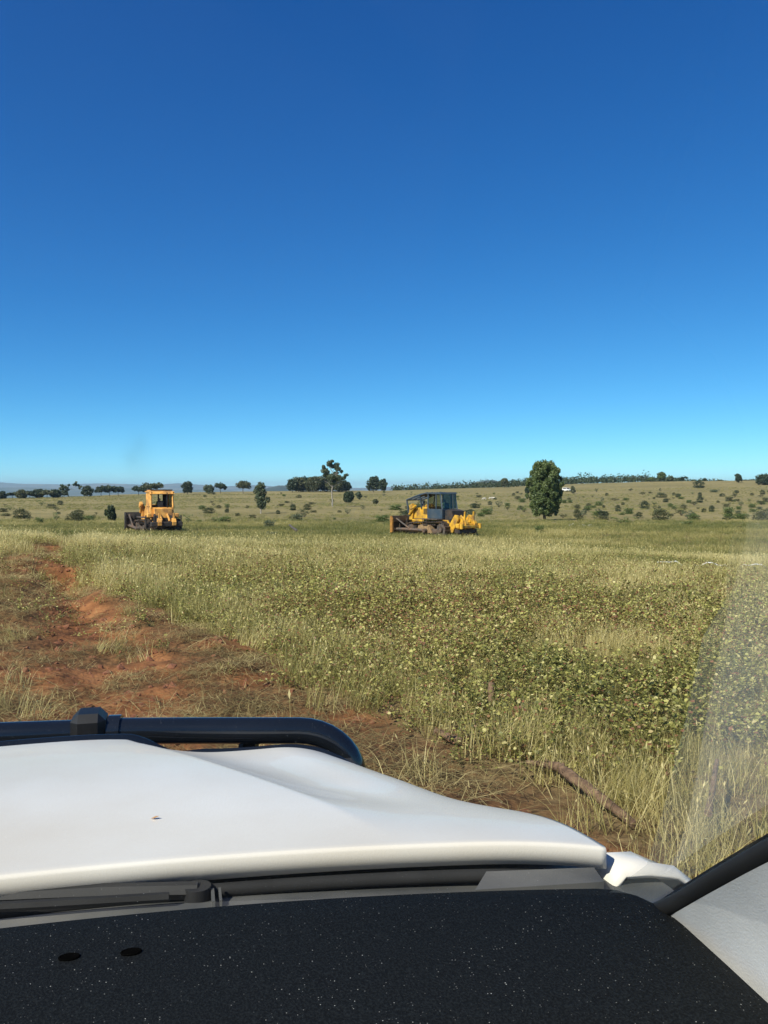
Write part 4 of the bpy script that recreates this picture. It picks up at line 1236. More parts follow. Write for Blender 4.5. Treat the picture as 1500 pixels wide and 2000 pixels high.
# ------------------------------------------------------------------ cattle and the parked white vehicle
def cow(p, rz, label, m, graze=False):
    vs = [(0, 0, 1.02), (.45, 0, 1.02), (.75, 0, 1.08), (1.0, 0, 1.25 if not graze else .85), (1.18, 0, 1.36 if not graze else .55), (1.42, 0, 1.26 if not graze else .32), (-.5, 0, 1.05), (-.78, 0, 1.1), (-.92, 0, .85), (-.93, 0, .45)]
    es = [(0, 1), (1, 2), (2, 3), (3, 4), (4, 5), (0, 6), (6, 7), (7, 8), (8, 9)]
    rs = [.36, .36, .30, .17, .14, .085, .35, .25, .04, .05]
    for (b, x, y) in ((2, .62, .19), (2, .62, -.19), (7, -.68, .19), (7, -.68, -.19)):
        n = len(vs)
        k = -.08 if x < 0 else .02
        vs += [(x, y, .78), (x + k, y, .42), (x, y, .05)]; rs += [.14, .075, .06]
        es += [(b, n), (n, n + 1), (n + 1, n + 2)]
    me = bpy.data.meshes.new('cow'); me.from_pydata(vs, es, [])
    o = new_obj('cow', me, None, m)
    o.modifiers.new('skin', 'SKIN')
    for i, v in enumerate(me.skin_vertices[0].data):
        v.radius = (rs[i], rs[i]); v.use_root = (i == 0)
    sd = o.modifiers.new('sub', 'SUBSURF'); sd.levels = 1; sd.render_levels = 1
    o.location = p; o.rotation_euler = (0, 0, rz); o.scale = (.7, .7, .7)
    tag(o, label, 'cow', 'cattle beyond the bulldozer')
for px, py, rz, lb, g in ((946, 977, 3.3, 'pale cow grazing beyond the blue cabbed bulldozer', True), (958, 976, .2, 'pale cow standing beyond the blue cabbed bulldozer, head up', False), (964, 976, 2.6, 'pale cow turned away just behind the standing one', True), (1028, 973, .4, 'white cow standing beside the oval tree', False)):
    cow(on_ground(px, py), rz, lb, M['cow'], g)

def far_vehicle():
    p = on_ground(1107, 960, 430)
    root = empty('parked_vehicle', p, R(-62))
    tag(root, 'white four wheel drive parked on the far slope behind the oval tree', 'car')
    b = MB(); b.prism([(-2.2, .45), (2.2, .45), (2.3, .75), (2.25, 1.05), (1.0, 1.15), (.55, 1.78), (-2.0, 1.82), (-2.25, 1.1)], -.9, .9)
    b.build('body', M['white_bits'], root)
    for sgn in (1, -1):
        MB().prism([(-1.8, 1.2), (.8, 1.2), (.45, 1.68), (-1.75, 1.68)], sgn * .895, sgn * .915).build('side_window', M['black'], root)
        for xx in (-1.4, 1.4):
            MB().cyl((xx, sgn * .70, .38), (xx, sgn * .93, .38), .38, 16).build('wheel', M['rubber'], root)
    MB().prism([(-.8, 1.22), (.8, 1.22), (.72, 1.68), (-.72, 1.68)], 0, .03, 'x').build('rear_window', M['black'], root).location = (-2.24, 0, 0)
    w = MB().add([(1.05, -.78, 1.17), (1.05, .78, 1.17), (.62, .72, 1.74), (.62, -.72, 1.74), (1.01, -.78, 1.13), (1.01, .78, 1.13), (.58, .72, 1.70), (.58, -.72, 1.70)], [(0, 1, 2, 3), (4, 7, 6, 5), (0, 4, 5, 1), (1, 5, 6, 2), (2, 6, 7, 3), (3, 7, 4, 0)])
    w.build('windscreen', M['black'], root)
far_vehicle()

# ------------------------------------------------------------------ small things on the ground
def branch(name, pts, rs, m, label, cat, seg=9, seed=0, knots=0):
    r = random.Random(seed)
    b = MB(); P = [Vector(p) for p in pts]
    fine = []; fr = []
    for i in range(len(P) - 1):
        for k in range(5):
            t = k / 5
            fine.append(P[i].lerp(P[i + 1], t) + Vector((r.uniform(-1, 1), r.uniform(-1, 1), r.uniform(-.5, .5))) * rs[i] * .16); fr.append((rs[i] + (rs[i + 1] - rs[i]) * t) * r.uniform(.88, 1.1))
    fine.append(P[-1]); fr.append(rs[-1])
    b.tube(fine, fr, seg)
    for k in range(knots):
        i = r.randrange(3, len(fine) - 3)
        d = Vector((r.uniform(-1, 1), r.uniform(-1, 1), r.uniform(.2, .8))).normalized()
        b.tube([fine[i], fine[i] + d * fr[i] * 2.2], [fr[i] * .45, fr[i] * .3], 6)
    o = b.build(name, m, None, True, 50)
    return tag(o, label, cat)
a_, b_, c_ = on_ground(1030, 1506), on_ground(1140, 1566), on_ground(1240, 1626)
branch('fallen_branch', [a_ + Vector((0, 0, .05)), a_.lerp(b_, .5) + Vector((.02, .01, .10)), b_ + Vector((0, -.015, .085)), c_ + Vector((.0, 0, .03))], [.012, .025, .030, .020], M['wood'], 'thick weathered brown branch lying in the creeper beside the bonnet', 'branch', seed=3, knots=2)
a_, b_ = on_ground(852, 1440), on_ground(902, 1464)
branch('wood_scrap', [a_ + Vector((0, 0, .04)), b_ + Vector((0, 0, .04))], [.022, .026], M['wood'], 'short scrap of reddish wood at the edge of the bare soil', 'wood', seed=4)
a_, b_ = on_ground(1383, 1640), on_ground(1400, 1560)
branch('stick', [a_ + Vector((0, 0, .12)), b_ + Vector((0, 0, .20))], [.018, .010], M['wood'], 'pale bent stick standing in the creeper behind the dusty glass', 'stick', seed=5)
a_, b_ = on_ground(958, 1400), on_ground(960, 1345)
branch('stump', [a_ + Vector((0, 0, -.02)), a_ + Vector((.02, .1, .22))], [.035, .022], M['wood'], 'small brown broken stump in the near grass', 'stump', seed=6)
a_, b_ = on_ground(566, 1035), on_ground(580, 1041)
branch('fallen_log', [a_ + Vector((0, 0, .45)), b_ + Vector((0, 0, .15))], [.10, .13], M['bark_dark'], 'dark fallen log on the slope left of the yellow bulldozer', 'log', seed=7)
# white hose half buried in the grass
pts = []
for k in range(34):
    px = 1285 + k * 12
    yy = 18.6 + .10 * math.sin(k * .5)
    xx = (px - 750) / FPX * yy
    pts.append((xx, yy, gz(xx, yy) + .180 + .045 * math.sin(k * .9) + .03 * math.sin(k * 2.3 + 1)))
o = MB().tube(pts, .015, 8).build('white_pipe', M['white_bits'], None, True, 60)
tag(o, 'white flexible pipe snaking through the top of the grass', 'pipe')

# ------------------------------------------------------------------ the vehicle the photograph is taken from (+Y forward, +X right)
car = empty('utility_vehicle', (-CLAT * math.cos(PSI), -CLAT * math.sin(PSI), 0), PSI)
tag(car, 'white utility vehicle seen from its cabin, black bull bar ahead of the dusty bonnet', 'car')

def bonnet_h(l, f):
    al = np.abs(l); ab = np.abs(l + .16)
    u = np.clip((f - 1.06) / .90, 0, 1)
    h = 1.122 - .030 * u - .062 * u ** 2.2
    a = np.interp(f, [1.0, 1.26, 1.55, 1.89, 2.0], [.68, .58, .43, .26, .22])
    k = sstep(1.06, 1.5, f)
    # centre bulge falls away past the crease, side of the bonnet rises again
    s = np.clip((ab - a) / .20, 0, 1)
    h = h - (.040 * k) * (1 - (1 - s) ** 2) + .014 * k * sstep(.2, .5, ab - a)
    h = h + .010 * (1 - np.clip(ab / np.maximum(a, .1), 0, 1) ** 4) * k * .6
    w = half_w(f)
    e = np.clip((al - (w - .20)) / .20, 0, 1)
    h = h - (.010 + .064 * sstep(1.12, 1.75, f)) * e ** 2.2
    h = h - .016 * (al / .75) ** 2
    return h
def half_w(f):
    return np.interp(f, [1.0, 1.07, 1.3, 1.6, 1.85, 2.0], [.780, .770, .745, .685, .615, .58])
def front_f(l):
    return 1.955 - .055 * (np.abs(l) / .53) ** 2 - .25 * np.clip((np.abs(l) - .5), 0, 1) ** 1.2
def rear_f(l):
    return 1.104 - .045 * (np.abs(l) / .7) ** 2
nl, nf = 201, 91
P = []
for i in range(nf + 5):
    row = []
    for j in range(nl):
        t = -1 + 2 * j / (nl - 1)
        u = min(1, i / (nf - 1))
        w0 = half_w(1.07)
        f = None
        # rows follow the rear edge at u=0 and the front edge at u=1
        l = t * (w0 * (1 - u) + .60 * u)
        f = float(rear_f(l) * (1 - u) + front_f(l) * u)
        l = t * float(half_w(f))
        h = float(bonnet_h(np.array(l), np.array(f)))
        if i >= nf:
            q = (i - nf + 1) / 5
            f += .05 * math.sin(q * 1.4); h -= .11 * (1 - math.cos(q * 1.5))
        row.append((l, f, h))
    P.append(row)
# rear flange rolled down
fl = [[(p[0], p[1] - .004, p[2] - .0008) for p in P[0]], [(p[0], p[1] - .006, p[2] - .005) for p in P[0]], [(p[0], p[1] - .006, p[2] - .030) for p in P[0]]]
P = fl[::-1] + P
bon = MB().grid(P)
bo = bon.build('bonnet', M['white_paint'], car, True, 60)
sl = bo.modifiers.new('thickness', 'SOLIDIFY'); sl.thickness = .012; sl.offset = -1

def guard(sgn):
    rows = []
    for f, hin, hout in ((1.035, 1.052, 1.040), (1.05, 1.062, 1.048), (1.085, 1.060, 1.035), (1.12, 1.045, .985), (1.20, .985, .90), (1.45, .90, .83), (1.7, .86, .79), (1.86, .80, .70), (1.93, .68, .60)):
        w = float(half_w(max(f, 1.0))) + .012
        w = max(w, .785) if f < 1.12 else w
        if f > 1.15: w -= .02
        wo = .93 if f < 1.7 else .93 - (f - 1.7) * .35
        arch = max(0, 1 - ((f - 1.36) / .48) ** 2) ** .5 * .48 if abs(f - 1.36) < .48 else 0
        lowz = .38 + arch
        rows.append([(sgn * w, f, hin - .10), (sgn * w, f, hin - .012), (sgn * (w + .012), f, hin), (sgn * (w + .05), f, hin - .003), (sgn * (wo - .05), f, hout), (sgn * (wo - .012), f, hout - .03), (sgn * wo, f, hout - .10), (sgn * (wo + .005), f, max(lowz + .02, .72)), (sgn * (wo - .01), f, lowz)])
    g = MB().grid(rows).build('front_guard', M['white_paint'], car, True, 85)
    s = g.modifiers.new('thickness', 'SOLIDIFY'); s.thickness = .008
guard(1); guard(-1)
MB().box((0, 1.47, .93), (1.16, .66, .02)).box((0, 1.16, .99), (1.50, .02, .13)).build('engine_bay', M['black'], car)
# bonnet protector
pp = []
for j in range(81):
    l = -.66 + 1.32 * j / 80
    f = float(front_f(np.array(l))) + .035
    h = float(bonnet_h(np.array(l * .98), np.array(f - .06)))
    lift = -.024 + .020 * sstep(.0, .10, .36 - abs(l + .16)) + .015 * sstep(.16, .26, l) * sstep(.66, .5, abs(l))
    pp.append([(l, f + .012, h - .09), (l, f + .014, h - .05), (l, f + .005, h + float(lift))])
pr = MB().grid(pp).build('bonnet_protector', M['bar_paint'], car, True, 60)
s = pr.modifiers.new('thickness', 'SOLIDIFY'); s.thickness = .003
# grille and nose
MB().box((0, 1.93, .80), (1.25, .10, .30), ch=.03).build('grille', M['black'], car)
for sgn in (1, -1):
    MB().prism([(sgn * .50, .74), (sgn * .82, .76), (sgn * .78, .80), (sgn * .52, .82)], 1.80, 1.88, 'y').build('headlight', M['rim'], car)
MB().box((0, 1.90, .52), (1.7, .2, .28), ch=.06).build('bumper', M['white_paint'], car)

# bull bar
def pv(px, py, h):
    p = at_h(px, py, h)
    return (p.x * math.cos(PSI) + p.y * math.sin(PSI) + CLAT, -p.x * math.sin(PSI) + p.y * math.cos(PSI), h)
bb = empty('tmp')
bpy.data.objects.remove(bb)
hb = 1.0
pc = pv(175, 1431, hb)
tp = [pv(215, 1428, hb), pv(380, 1427, hb), pv(585, 1427, hb)]
e0 = tp[-1]
bend = []
for k in range(1, 10):
    a = k / 9 * math.pi / 2
    bend.append((e0[0] + .135 * math.sin(a) * .98, e0[1] - .03 * math.sin(a), hb - .12 * (1 - math.cos(a))))
down = [(bend[-1][0] + .02, bend[-1][1] - .02, .75), (bend[-1][0] + .03, bend[-1][1] - .02, .55)]
left = [pv(0, 1437, hb)]
dl = Vector(left[0]) - Vector(pc)
dl = dl / abs(dl.x)
lend = [tuple(Vector(pc) + dl * t) for t in (.2, .45, .62)]
lb = []
for k in range(1, 8):
    a = k / 7 * math.pi / 2
    lb.append((lend[-1][0] - .13 * math.sin(a), lend[-1][1] - .03 * math.sin(a), hb - .12 * (1 - math.cos(a))))
ld = [(lb[-1][0] - .02, lb[-1][1], .55)]
bar = MB().tube(ld[::-1] + lb[::-1] + lend[::-1] + [tuple(pc)] + tp + bend + down, .0325, 20).build('bull_bar', M['bar_paint'], car, True, 50)
cl = MB()
cl.box((pc[0], pc[1], hb + .012), (.082, .10, .085), ch=.018)
cl.build('clamp', mat('black_clamp', (.006, .006, .007), (.012, .012, .013), 12, .5), bar)
MB().cyl((pc[0] + .045, pc[1], hb), (pc[0] + .075, pc[1] - .004, hb), .040, 18).build('collar', M['bar_paint'], bar, True, 50)
MB().prism([(1.98, .42), (2.16, .46), (2.18, .66), (2.0, .70)], -.84, .84, 'x').build('lower_beam', M['bar_paint'], bar)
for yy in (-.36, .36):
    MB().box((yy, 2.09, .83), (.05, .03, .36), ch=.01).build('upright', M['bar_paint'], bar)

# cowl below the windscreen
rows = []
for i in range(9):
    u = i / 8
    row = []
    for j in range(61):
        l = -.86 + 1.72 * j / 60
        f = (1.20 - .06 * (abs(l) / .7) ** 2) * (1 - u) + (.925 - .09 * (abs(l) / .68) ** 2) * u
        h = 1.064 + .012 * math.sin(u * math.pi * .5) + (.008 if .45 < u < .7 else 0) - .02 * (abs(l) / .7) ** 2
        row.append((l, f, h))
    rows.append(row)
MB().grid(rows).build('cowl_panel', M['cowl'], car, True, 40)
cs = MB()
for k in range(17):
    l = .02 + k * .034
    cs.box((l, 1.005 - .06 * (l / .7) ** 2, 1.083 - .02 * (l / .7) ** 2), (.020, .030, .006))
cs.build('cowl_grille', M['black'], car)
MB().tube([(l, float(rear_f(np.array(l))) - .012, float(bonnet_h(np.array(l), np.array(1.08))) - .042) for l in np.linspace(-.74, .74, 41)], .009, 8).build('bonnet_seal', M['rubber'], car, True, 60)
# raised cowl end with a sloping shoulder, right side
q = [pv(928, 1738, 1.085), pv(950, 1702, 1.085), pv(1160, 1694, 1.075), pv(1180, 1722, 1.075)]
ce = MB().add([(x, y, z) for x, y, z in q] + [(x, y, z - .03) for x, y, z in q], [(0, 1, 2, 3), (4, 7, 6, 5), (0, 4, 5, 1), (1, 5, 6, 2), (2, 6, 7, 3), (3, 7, 4, 0)])
ce.build('cowl_end', M['cowl'], car)
# wiper: pivot cap, arm and blade
wp = pv(386, 1736, 1.088)
wip = MB().cyl((wp[0], wp[1], 1.06), (wp[0], wp[1], 1.092), .017, 18).build('wiper', M['black'], car, True, 40)
arm = [Vector((wp[0], wp[1], 1.086)), Vector(pv(200, 1742, 1.090)), Vector(pv(0, 1752, 1.092)), Vector(pv(-250, 1770, 1.095))]
MB().tube(arm, [.011, .010, .008, .007], 6).build('wiper_arm', M['black'], wip)
MB().tube([Vector(pv(-300, 1788, 1.10)), Vector(pv(60, 1768, 1.096)), Vector(pv(330, 1752, 1.092))], .006, 6).build('wiper_blade', M['rubber'], wip)
n0 = pv(416, 1752, 1.085)
MB().box((n0[0], n0[1], 1.082), (.004, .035, .012)).box((n0[0] + .009, n0[1], 1.082), (.003, .035, .012)).build('washer_nozzle', M['cowl'], car)

# windscreen
def ws_base(l): return (l, .975 - .12 * (abs(l) / .72) ** 2, 1.105)
def ws_top(l): return (l * .86, .075 - .07 * (abs(l) / .72) ** 2, 1.715 - .012 * (abs(l) / .72) ** 2)
def ws(l, u):
    a, b = Vector(ws_base(l)), Vector(ws_top(l))
    p = a.lerp(b, u)
    bow = .022 * math.sin(u * math.pi)
    return p + Vector((0, .53, .85)) * bow
P = [[ws(-.72 + 1.44 * j / 48, i / 24) for j in range(49)] for i in range(25)]
MB().grid(P).build('windscreen', M['glass'], car, True, 80)
# road dust beyond the reach of the wiper, on the outside of the glass
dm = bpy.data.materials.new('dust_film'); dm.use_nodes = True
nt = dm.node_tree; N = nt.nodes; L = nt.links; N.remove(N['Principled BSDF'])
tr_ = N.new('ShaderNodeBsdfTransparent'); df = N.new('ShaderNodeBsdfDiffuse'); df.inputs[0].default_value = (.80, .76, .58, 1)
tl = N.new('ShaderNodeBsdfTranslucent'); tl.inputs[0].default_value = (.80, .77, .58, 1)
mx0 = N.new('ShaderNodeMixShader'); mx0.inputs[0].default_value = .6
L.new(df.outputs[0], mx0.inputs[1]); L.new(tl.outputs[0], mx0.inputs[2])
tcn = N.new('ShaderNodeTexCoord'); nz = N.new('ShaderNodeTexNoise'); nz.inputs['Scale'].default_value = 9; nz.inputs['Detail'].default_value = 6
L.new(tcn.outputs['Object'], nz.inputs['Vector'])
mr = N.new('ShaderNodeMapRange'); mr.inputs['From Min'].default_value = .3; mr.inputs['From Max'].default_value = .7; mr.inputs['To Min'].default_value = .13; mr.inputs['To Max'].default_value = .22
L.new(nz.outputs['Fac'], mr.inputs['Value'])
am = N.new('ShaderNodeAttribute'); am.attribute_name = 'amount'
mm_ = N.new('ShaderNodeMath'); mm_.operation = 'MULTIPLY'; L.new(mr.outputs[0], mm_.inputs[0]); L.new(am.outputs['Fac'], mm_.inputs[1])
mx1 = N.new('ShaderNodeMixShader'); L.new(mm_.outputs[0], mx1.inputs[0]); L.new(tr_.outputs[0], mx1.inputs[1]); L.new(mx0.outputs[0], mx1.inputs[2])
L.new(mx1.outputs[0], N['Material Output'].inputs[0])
ctw = Matrix.Rotation(PSI, 4, 'Z')
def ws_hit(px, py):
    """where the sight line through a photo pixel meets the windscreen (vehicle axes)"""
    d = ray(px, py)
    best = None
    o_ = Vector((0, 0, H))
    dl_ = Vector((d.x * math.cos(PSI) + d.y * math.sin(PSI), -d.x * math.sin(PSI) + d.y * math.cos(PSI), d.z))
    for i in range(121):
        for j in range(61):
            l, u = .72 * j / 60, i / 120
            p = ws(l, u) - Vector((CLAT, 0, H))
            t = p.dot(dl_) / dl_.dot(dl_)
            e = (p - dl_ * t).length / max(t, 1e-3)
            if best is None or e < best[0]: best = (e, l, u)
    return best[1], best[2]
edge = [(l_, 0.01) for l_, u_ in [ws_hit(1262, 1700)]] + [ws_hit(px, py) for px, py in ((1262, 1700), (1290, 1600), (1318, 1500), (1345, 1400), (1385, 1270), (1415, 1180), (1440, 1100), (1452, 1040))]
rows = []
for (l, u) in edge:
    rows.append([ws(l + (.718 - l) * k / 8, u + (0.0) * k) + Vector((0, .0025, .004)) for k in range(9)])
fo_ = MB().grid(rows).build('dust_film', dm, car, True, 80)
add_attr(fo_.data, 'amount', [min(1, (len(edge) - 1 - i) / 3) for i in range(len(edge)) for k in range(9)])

# dashboard
def dash_f(l): return .914 - .078 * (abs(l) / .676) ** 2 - .35 * max(0, abs(l) - .655) ** 1.0
rows = []
prof = [(0.0, 1.135), (.0, 1.146), (.006, 1.150), (.05, 1.152), (.12, 1.150), (.22, 1.146), (.34, 1.13), (.42, 1.08), (.46, .98), (.46, .70)]
for (df_, hh) in prof:
    row = []
    for j in range(71):
        l = -.705 + 1.41 * j / 70
        e = max(0, abs(l) - .66) / .045
        row.append((l, dash_f(l) - df_, hh - .012 * e ** 2))
    rows.append(row)
dmat = bpy.data.materials.new('black_dash_fabric'); dmat.use_nodes = True
nt = dmat.node_tree; N = nt.nodes; L = nt.links; b = N['Principled BSDF']
tc = N.new('ShaderNodeTexCoord')
vo = N.new('ShaderNodeTexVoronoi'); vo.inputs['Scale'].default_value = 330
L.new(tc.outputs['Object'], vo.inputs['Vector'])
sp = N.new('ShaderNodeMapRange'); sp.inputs['From Min'].default_value = .06; sp.inputs['From Max'].default_value = .20; sp.inputs['To Min'].default_value = 1; sp.inputs['To Max'].default_value = 0
L.new(vo.outputs['Distance'], sp.inputs['Value'])
sx = N.new('ShaderNodeSeparateColor'); L.new(vo.outputs['Color'], sx.inputs[0])
th = N.new('ShaderNodeMapRange'); th.inputs['From Min'].default_value = .66; th.inputs['From Max'].default_value = 1.0
L.new(sx.outputs[0], th.inputs['Value'])
pw = N.new('ShaderNodeMath'); pw.operation = 'POWER'; pw.inputs[1].default_value = 2.2; L.new(th.outputs[0], pw.inputs[0])
dn = N.new('ShaderNodeTexNoise'); dn.inputs['Scale'].default_value = 14; dn.inputs['Detail'].default_value = 6; L.new(tc.outputs['Object'], dn.inputs['Vector'])
dr = N.new('ShaderNodeMapRange'); dr.inputs['From Min'].default_value = .38; dr.inputs['From Max'].default_value = .62; dr.inputs['To Min'].default_value = .3; L.new(dn.outputs['Fac'], dr.inputs['Value'])
m0_ = N.new('ShaderNodeMath'); m0_.operation = 'MULTIPLY'; L.new(sp.outputs[0], m0_.inputs[0]); L.new(dr.outputs[0], m0_.inputs[1])
mu = N.new('ShaderNodeMath'); mu.operation = 'MULTIPLY'; L.new(m0_.outputs[0], mu.inputs[0]); L.new(pw.outputs[0], mu.inputs[1])
nf_ = N.new('ShaderNodeTexNoise'); nf_.inputs['Scale'].default_value = 420; nf_.inputs['Detail'].default_value = 3; L.new(tc.outputs['Object'], nf_.inputs['Vector'])
cr = N.new('ShaderNodeValToRGB'); cr.color_ramp.elements[0].position = .4; cr.color_ramp.elements[1].position = .75
cr.color_ramp.elements[0].color = (.003, .004, .005, 1); cr.color_ramp.elements[1].color = (.012, .015, .017, 1)
L.new(nf_.outputs['Fac'], cr.inputs['Fac'])
mxd = N.new('ShaderNodeMix'); mxd.data_type = 'RGBA'; mxd.inputs[7].default_value = (.85, .85, .80, 1)
L.new(mu.outputs[0], mxd.inputs[0]); L.new(cr.outputs[0], mxd.inputs[6]); L.new(mxd.outputs[2], b.inputs['Base Color'])
b.inputs['Roughness'].default_value = .9; b.inputs['Specular IOR Level'].default_value = .15
bp = N.new('ShaderNodeBump'); bp.inputs['Strength'].default_value = .5; bp.inputs['Distance'].default_value = .004; L.new(nf_.outputs['Fac'], bp.inputs['Height']); L.new(bp.outputs[0], b.inputs['Normal'])
da = MB().grid(rows).build('dashboard', dmat, car, True, 50)
for px, py, r0 in ((135, 1868, .009), (256, 1858, .009)):
    c = pv(px, py, 1.1525)
    ring = MB()
    ring.tube([(c[0] + r0 * math.cos(a * math.pi / 8), c[1] + r0 * .55 * math.sin(a * math.pi / 8), c[2] - .0005) for a in range(17)], .0012, 6, False)
    ring.add([(c[0], c[1], c[2])] + [(c[0] + r0 * math.cos(a * math.pi / 8), c[1] + r0 * .55 * math.sin(a * math.pi / 8), c[2]) for a in range(16)], [(0, 1 + a, 1 + (a + 1) % 16) for a in range(16)])
    ring.build('sensor_recess', mat('matt_black', (.002, .002, .002), (.003, .003, .003), 50, 1.0, spec=0.0), da)
# windscreen pillars: black seal against the glass, grey trim behind it
for sgn in (1, -1):
    A = [ws(sgn * .715, t / 10) for t in range(11)]
    A[0] = ws(sgn * .70, -.02)
    MB().tube([a + Vector((-sgn * .0, -.006, -.010)) for a in A], .0092, 10).build('pillar_seal', M['seal'], car, True, 60)
    rows = []
    for k in range(13):
        t = k / 12
        a = ws(sgn * .715, t)
        dl_ = .13 * (1 - t * .4)
        rows.append([a + Vector((-sgn * .004, -.012, -.016)), a + Vector((sgn * .010, -.035, -.03)), a + Vector((sgn * .022, -.06, -.045 - .03 * (1 - t))), a + Vector((sgn * .032, -.10, -.08 - .10 * (1 - t))), a + Vector((sgn * .05, -.16 , -.11 - .22 * (1 - t))), a + Vector((sgn * .08, -.16, -.10 - .22 * (1 - t))), a + Vector((sgn * .09, -.05, -.01)), a + Vector((sgn * .05, .01, .01)), a + Vector((sgn * .01, .0, .005))])
    p_ = MB().grid(rows).build('windscreen_pillar', M['trim_grey'], car, True, 60)
    # door: lower skin, trim, pillar behind
    MB().prism([(-.45, .42), (.80, .42), (.82, 1.02), (.60, 1.10), (-.45, 1.12)], sgn * .86, sgn * .93, 'x').build('door', M['white_paint'], car)
    MB().prism([(-.45, .60), (.60, .60), (.70, 1.00), (.55, 1.075), (-.45, 1.10)], sgn * .79, sgn * .85, 'x').build('door_trim', M['trim_grey'], car)
    MB().tube([(sgn * .84, -.50, .45), (sgn * .84, -.50, 1.1), (sgn * .66, -.56, 1.68)], [.07, .06, .05], 6).build('door_pillar', M['white_paint'], car)
    MB().prism([(-1.25, .45), (-.57, .45), (-.57, 1.1), (-1.2, 1.12)], sgn * .86, sgn * .93, 'x').build('rear_door', M['white_paint'], car)
    MB().tube([(sgn * .82, -1.25, 1.1), (sgn * .64, -1.2, 1.68)], [.07, .06], 6).build('rear_pillar', M['white_paint'], car)
    for fy in (1.36, -1.75):
        w = MB().cyl((sgn * .70, fy, .38), (sgn * .90, fy, .38), .385, 28).build('wheel', M['rubber'], car, True, 40)
        MB().cyl((sgn * .86, fy, .38), (sgn * .908, fy, .38), .22, 20).build('rim', M['rim'], w, True, 40)
    MB().prism([(-3.1, .75), (-1.35, .75), (-1.35, 1.1), (-3.1, 1.1)], sgn * .84, sgn * .90, 'x').build('tray_side', M['white_paint'], car)
ro = []
for i in range(9):
    f = .06 - 1.30 * i / 8
    ro.append([(-.62 + 1.24 * j / 12, f - .05 * (abs(-1 + j / 6)) ** 2, 1.725 + .035 * (1 - (-1 + j / 6) ** 2) + .02 * math.sin(i / 8 * math.pi)) for j in range(13)])
rr = MB().grid(ro).build('roof', M['white_paint'], car, True, 60)
s = rr.modifiers.new('thickness', 'SOLIDIFY'); s.thickness = .035
MB().box((0, -2.2, .72), (1.7, 1.75, .05)).build('tray_floor', M['white_paint'], car)
MB().box((0, -.3, .42), (1.6, 2.6, .08)).build('cabin_floor', M['black'], car)
MB().box((0, -1.27, .78), (1.6, .05, .66)).build('cabin_back', M['white_paint'], car)
MB().box((0, -.9, .34), (.9, 4.6, .14)).build('chassis', M['black'], car)
for l in (-.37, .37):
    st_ = MB().box((l, -.45, .68), (.5, .5, .16), ch=.05)
    st_.box((l, -.74, 1.02), (.48, .14, .62), (R(-12), 0, 0), ch=.05)
    st_.box((l, -.45, .52), (.36, .36, .2))
    st_.build('seat', M['cowl'], car)

# ------------------------------------------------------------------ air
def volume_box(name, lo, hi, label, density, color, anis=.2, kind='stuff'):
    c = [(a + b) / 2 for a, b in zip(lo, hi)]; d = [b - a for a, b in zip(lo, hi)]
    m = bpy.data.materials.new(name + '_air'); m.use_nodes = True
    N = m.node_tree.nodes; L = m.node_tree.links
    N.remove(N['Principled BSDF'])
    v = N.new('ShaderNodeVolumePrincipled')
    v.inputs['Color'].default_value = (*color, 1); v.inputs['Density'].default_value = density; v.inputs['Anisotropy'].default_value = anis
    L.new(v.outputs[0], N['Material Output'].inputs['Volume'])
    o = MB().box(c, d).build(name, m)
    tag(o, label, kind=kind)
    return o
gmin = float(GZ.min())
volume_box('haze', (gx[0] - 900, gy[0] - 900, -63.0), (gx[-1] + 900, gy[-1] + 900, 135.0), 'thin blue summer haze over the paddock and far hills', 8e-5, (.58, .82, 1.0), .1)

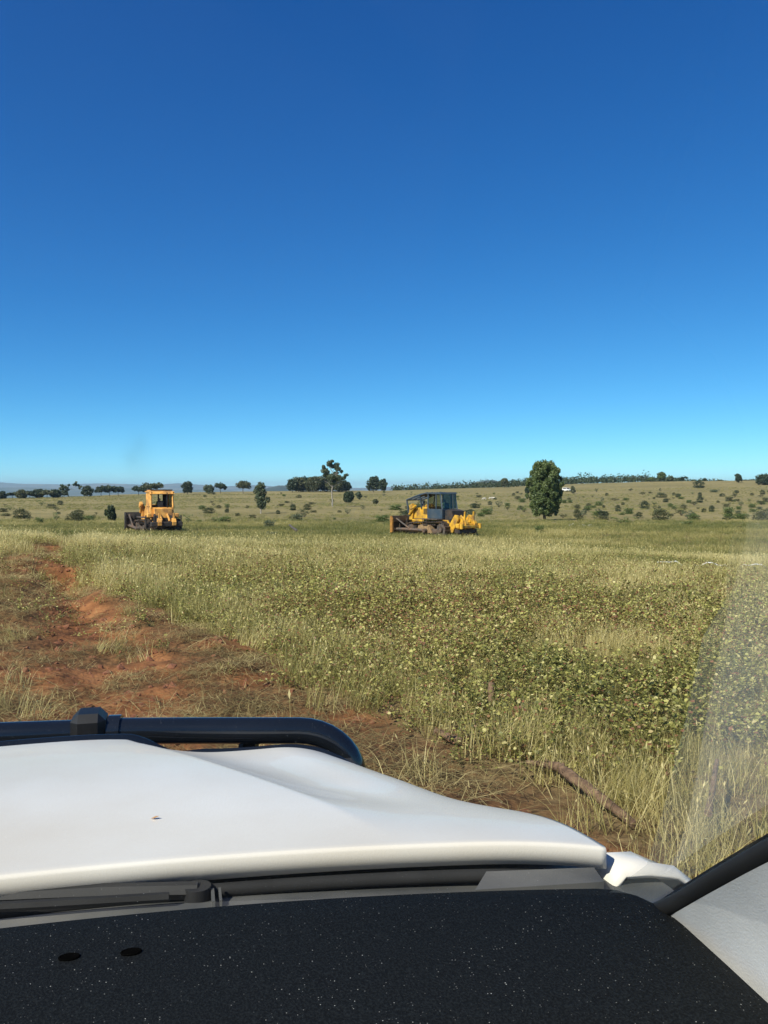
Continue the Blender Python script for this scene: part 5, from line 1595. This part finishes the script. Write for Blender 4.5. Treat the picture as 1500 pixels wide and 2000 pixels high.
# exhaust smoke drifting above the orange bulldozer
def soft_volume(name, loc, size, density, color, label, scale, kind='stuff'):
    m = bpy.data.materials.new(name + '_volume'); m.use_nodes = True
    N = m.node_tree.nodes; L = m.node_tree.links
    N.remove(N['Principled BSDF'])
    v = N.new('ShaderNodeVolumePrincipled'); v.inputs['Color'].default_value = (*color, 1)
    tc = N.new('ShaderNodeTexCoord')
    ln = N.new('ShaderNodeVectorMath'); ln.operation = 'LENGTH'; L.new(tc.outputs['Object'], ln.inputs[0])
    fall = N.new('ShaderNodeMapRange'); fall.interpolation_type = 'SMOOTHSTEP'
    fall.inputs['From Min'].default_value = .15; fall.inputs['From Max'].default_value = .98; fall.inputs['To Min'].default_value = 1; fall.inputs['To Max'].default_value = 0
    L.new(ln.outputs['Value'], fall.inputs['Value'])
    no = N.new('ShaderNodeTexNoise'); no.inputs['Scale'].default_value = scale; no.inputs['Detail'].default_value = 3
    L.new(tc.outputs['Object'], no.inputs['Vector'])
    mr = N.new('ShaderNodeMapRange'); mr.inputs['From Min'].default_value = .38; mr.inputs['From Max'].default_value = .65; mr.inputs['To Max'].default_value = density
    L.new(no.outputs['Fac'], mr.inputs['Value'])
    mu = N.new('ShaderNodeMath'); mu.operation = 'MULTIPLY'; L.new(fall.outputs[0], mu.inputs[0]); L.new(mr.outputs[0], mu.inputs[1])
    L.new(mu.outputs[0], v.inputs['Density'])
    L.new(v.outputs[0], N['Material Output'].inputs['Volume'])
    bm = bmesh.new(); bmesh.ops.create_icosphere(bm, subdivisions=3, radius=1.0)
    me = bpy.data.meshes.new(name); bm.to_mesh(me); bm.free()
    o = new_obj(name, me, None, m); o.location = loc; o.scale = size
    tag(o, label, kind=kind)
    return o
sd_ = dL + 3
soft_volume('exhaust_smoke', ((268 - 750) / FPX * sd_, sd_, H + (955 - 885) / FPX * sd_), (2.0, 2.0, 2.9), .085, (.12, .12, .12), 'faint dark exhaust smoke drifting above the orange bulldozer', 1.3)
# a lone scrap of cloud, far above the haze
soft_volume('cloud', ((980 - 750) / FPX * 9000, 9000, H + (955 - 884.5) / FPX * 9000), (95, 60, 26), .0022, (.55, .6, .68), 'single tiny grey cloud wisp above the ridge', 2.4)
# leaf scrap on the bonnet
q_ = pv(302, 1600, 1.115)
hq = float(bonnet_h(np.array(q_[0]), np.array(q_[1])))
q_ = pv(302, 1600, hq)
wpos = car.matrix_basis @ Vector((q_[0], q_[1], float(bonnet_h(np.array(q_[0]), np.array(q_[1]))) + .001))
lf_ = MB().add([(-.006, 0, 0), (0, -.004, .002), (.007, 0, .004), (0, .004, .002), (0, 0, .0005)], [(0, 1, 4), (1, 2, 4), (2, 3, 4), (3, 0, 4), (0, 3, 2, 1)]).build('leaf_scrap', mat('dry_leaf', (.5, .25, .08), (.6, .35, .15), 60, .8))
lf_.location = wpos
tag(lf_, 'tiny dry orange leaf scrap lying on the white bonnet', 'leaf')
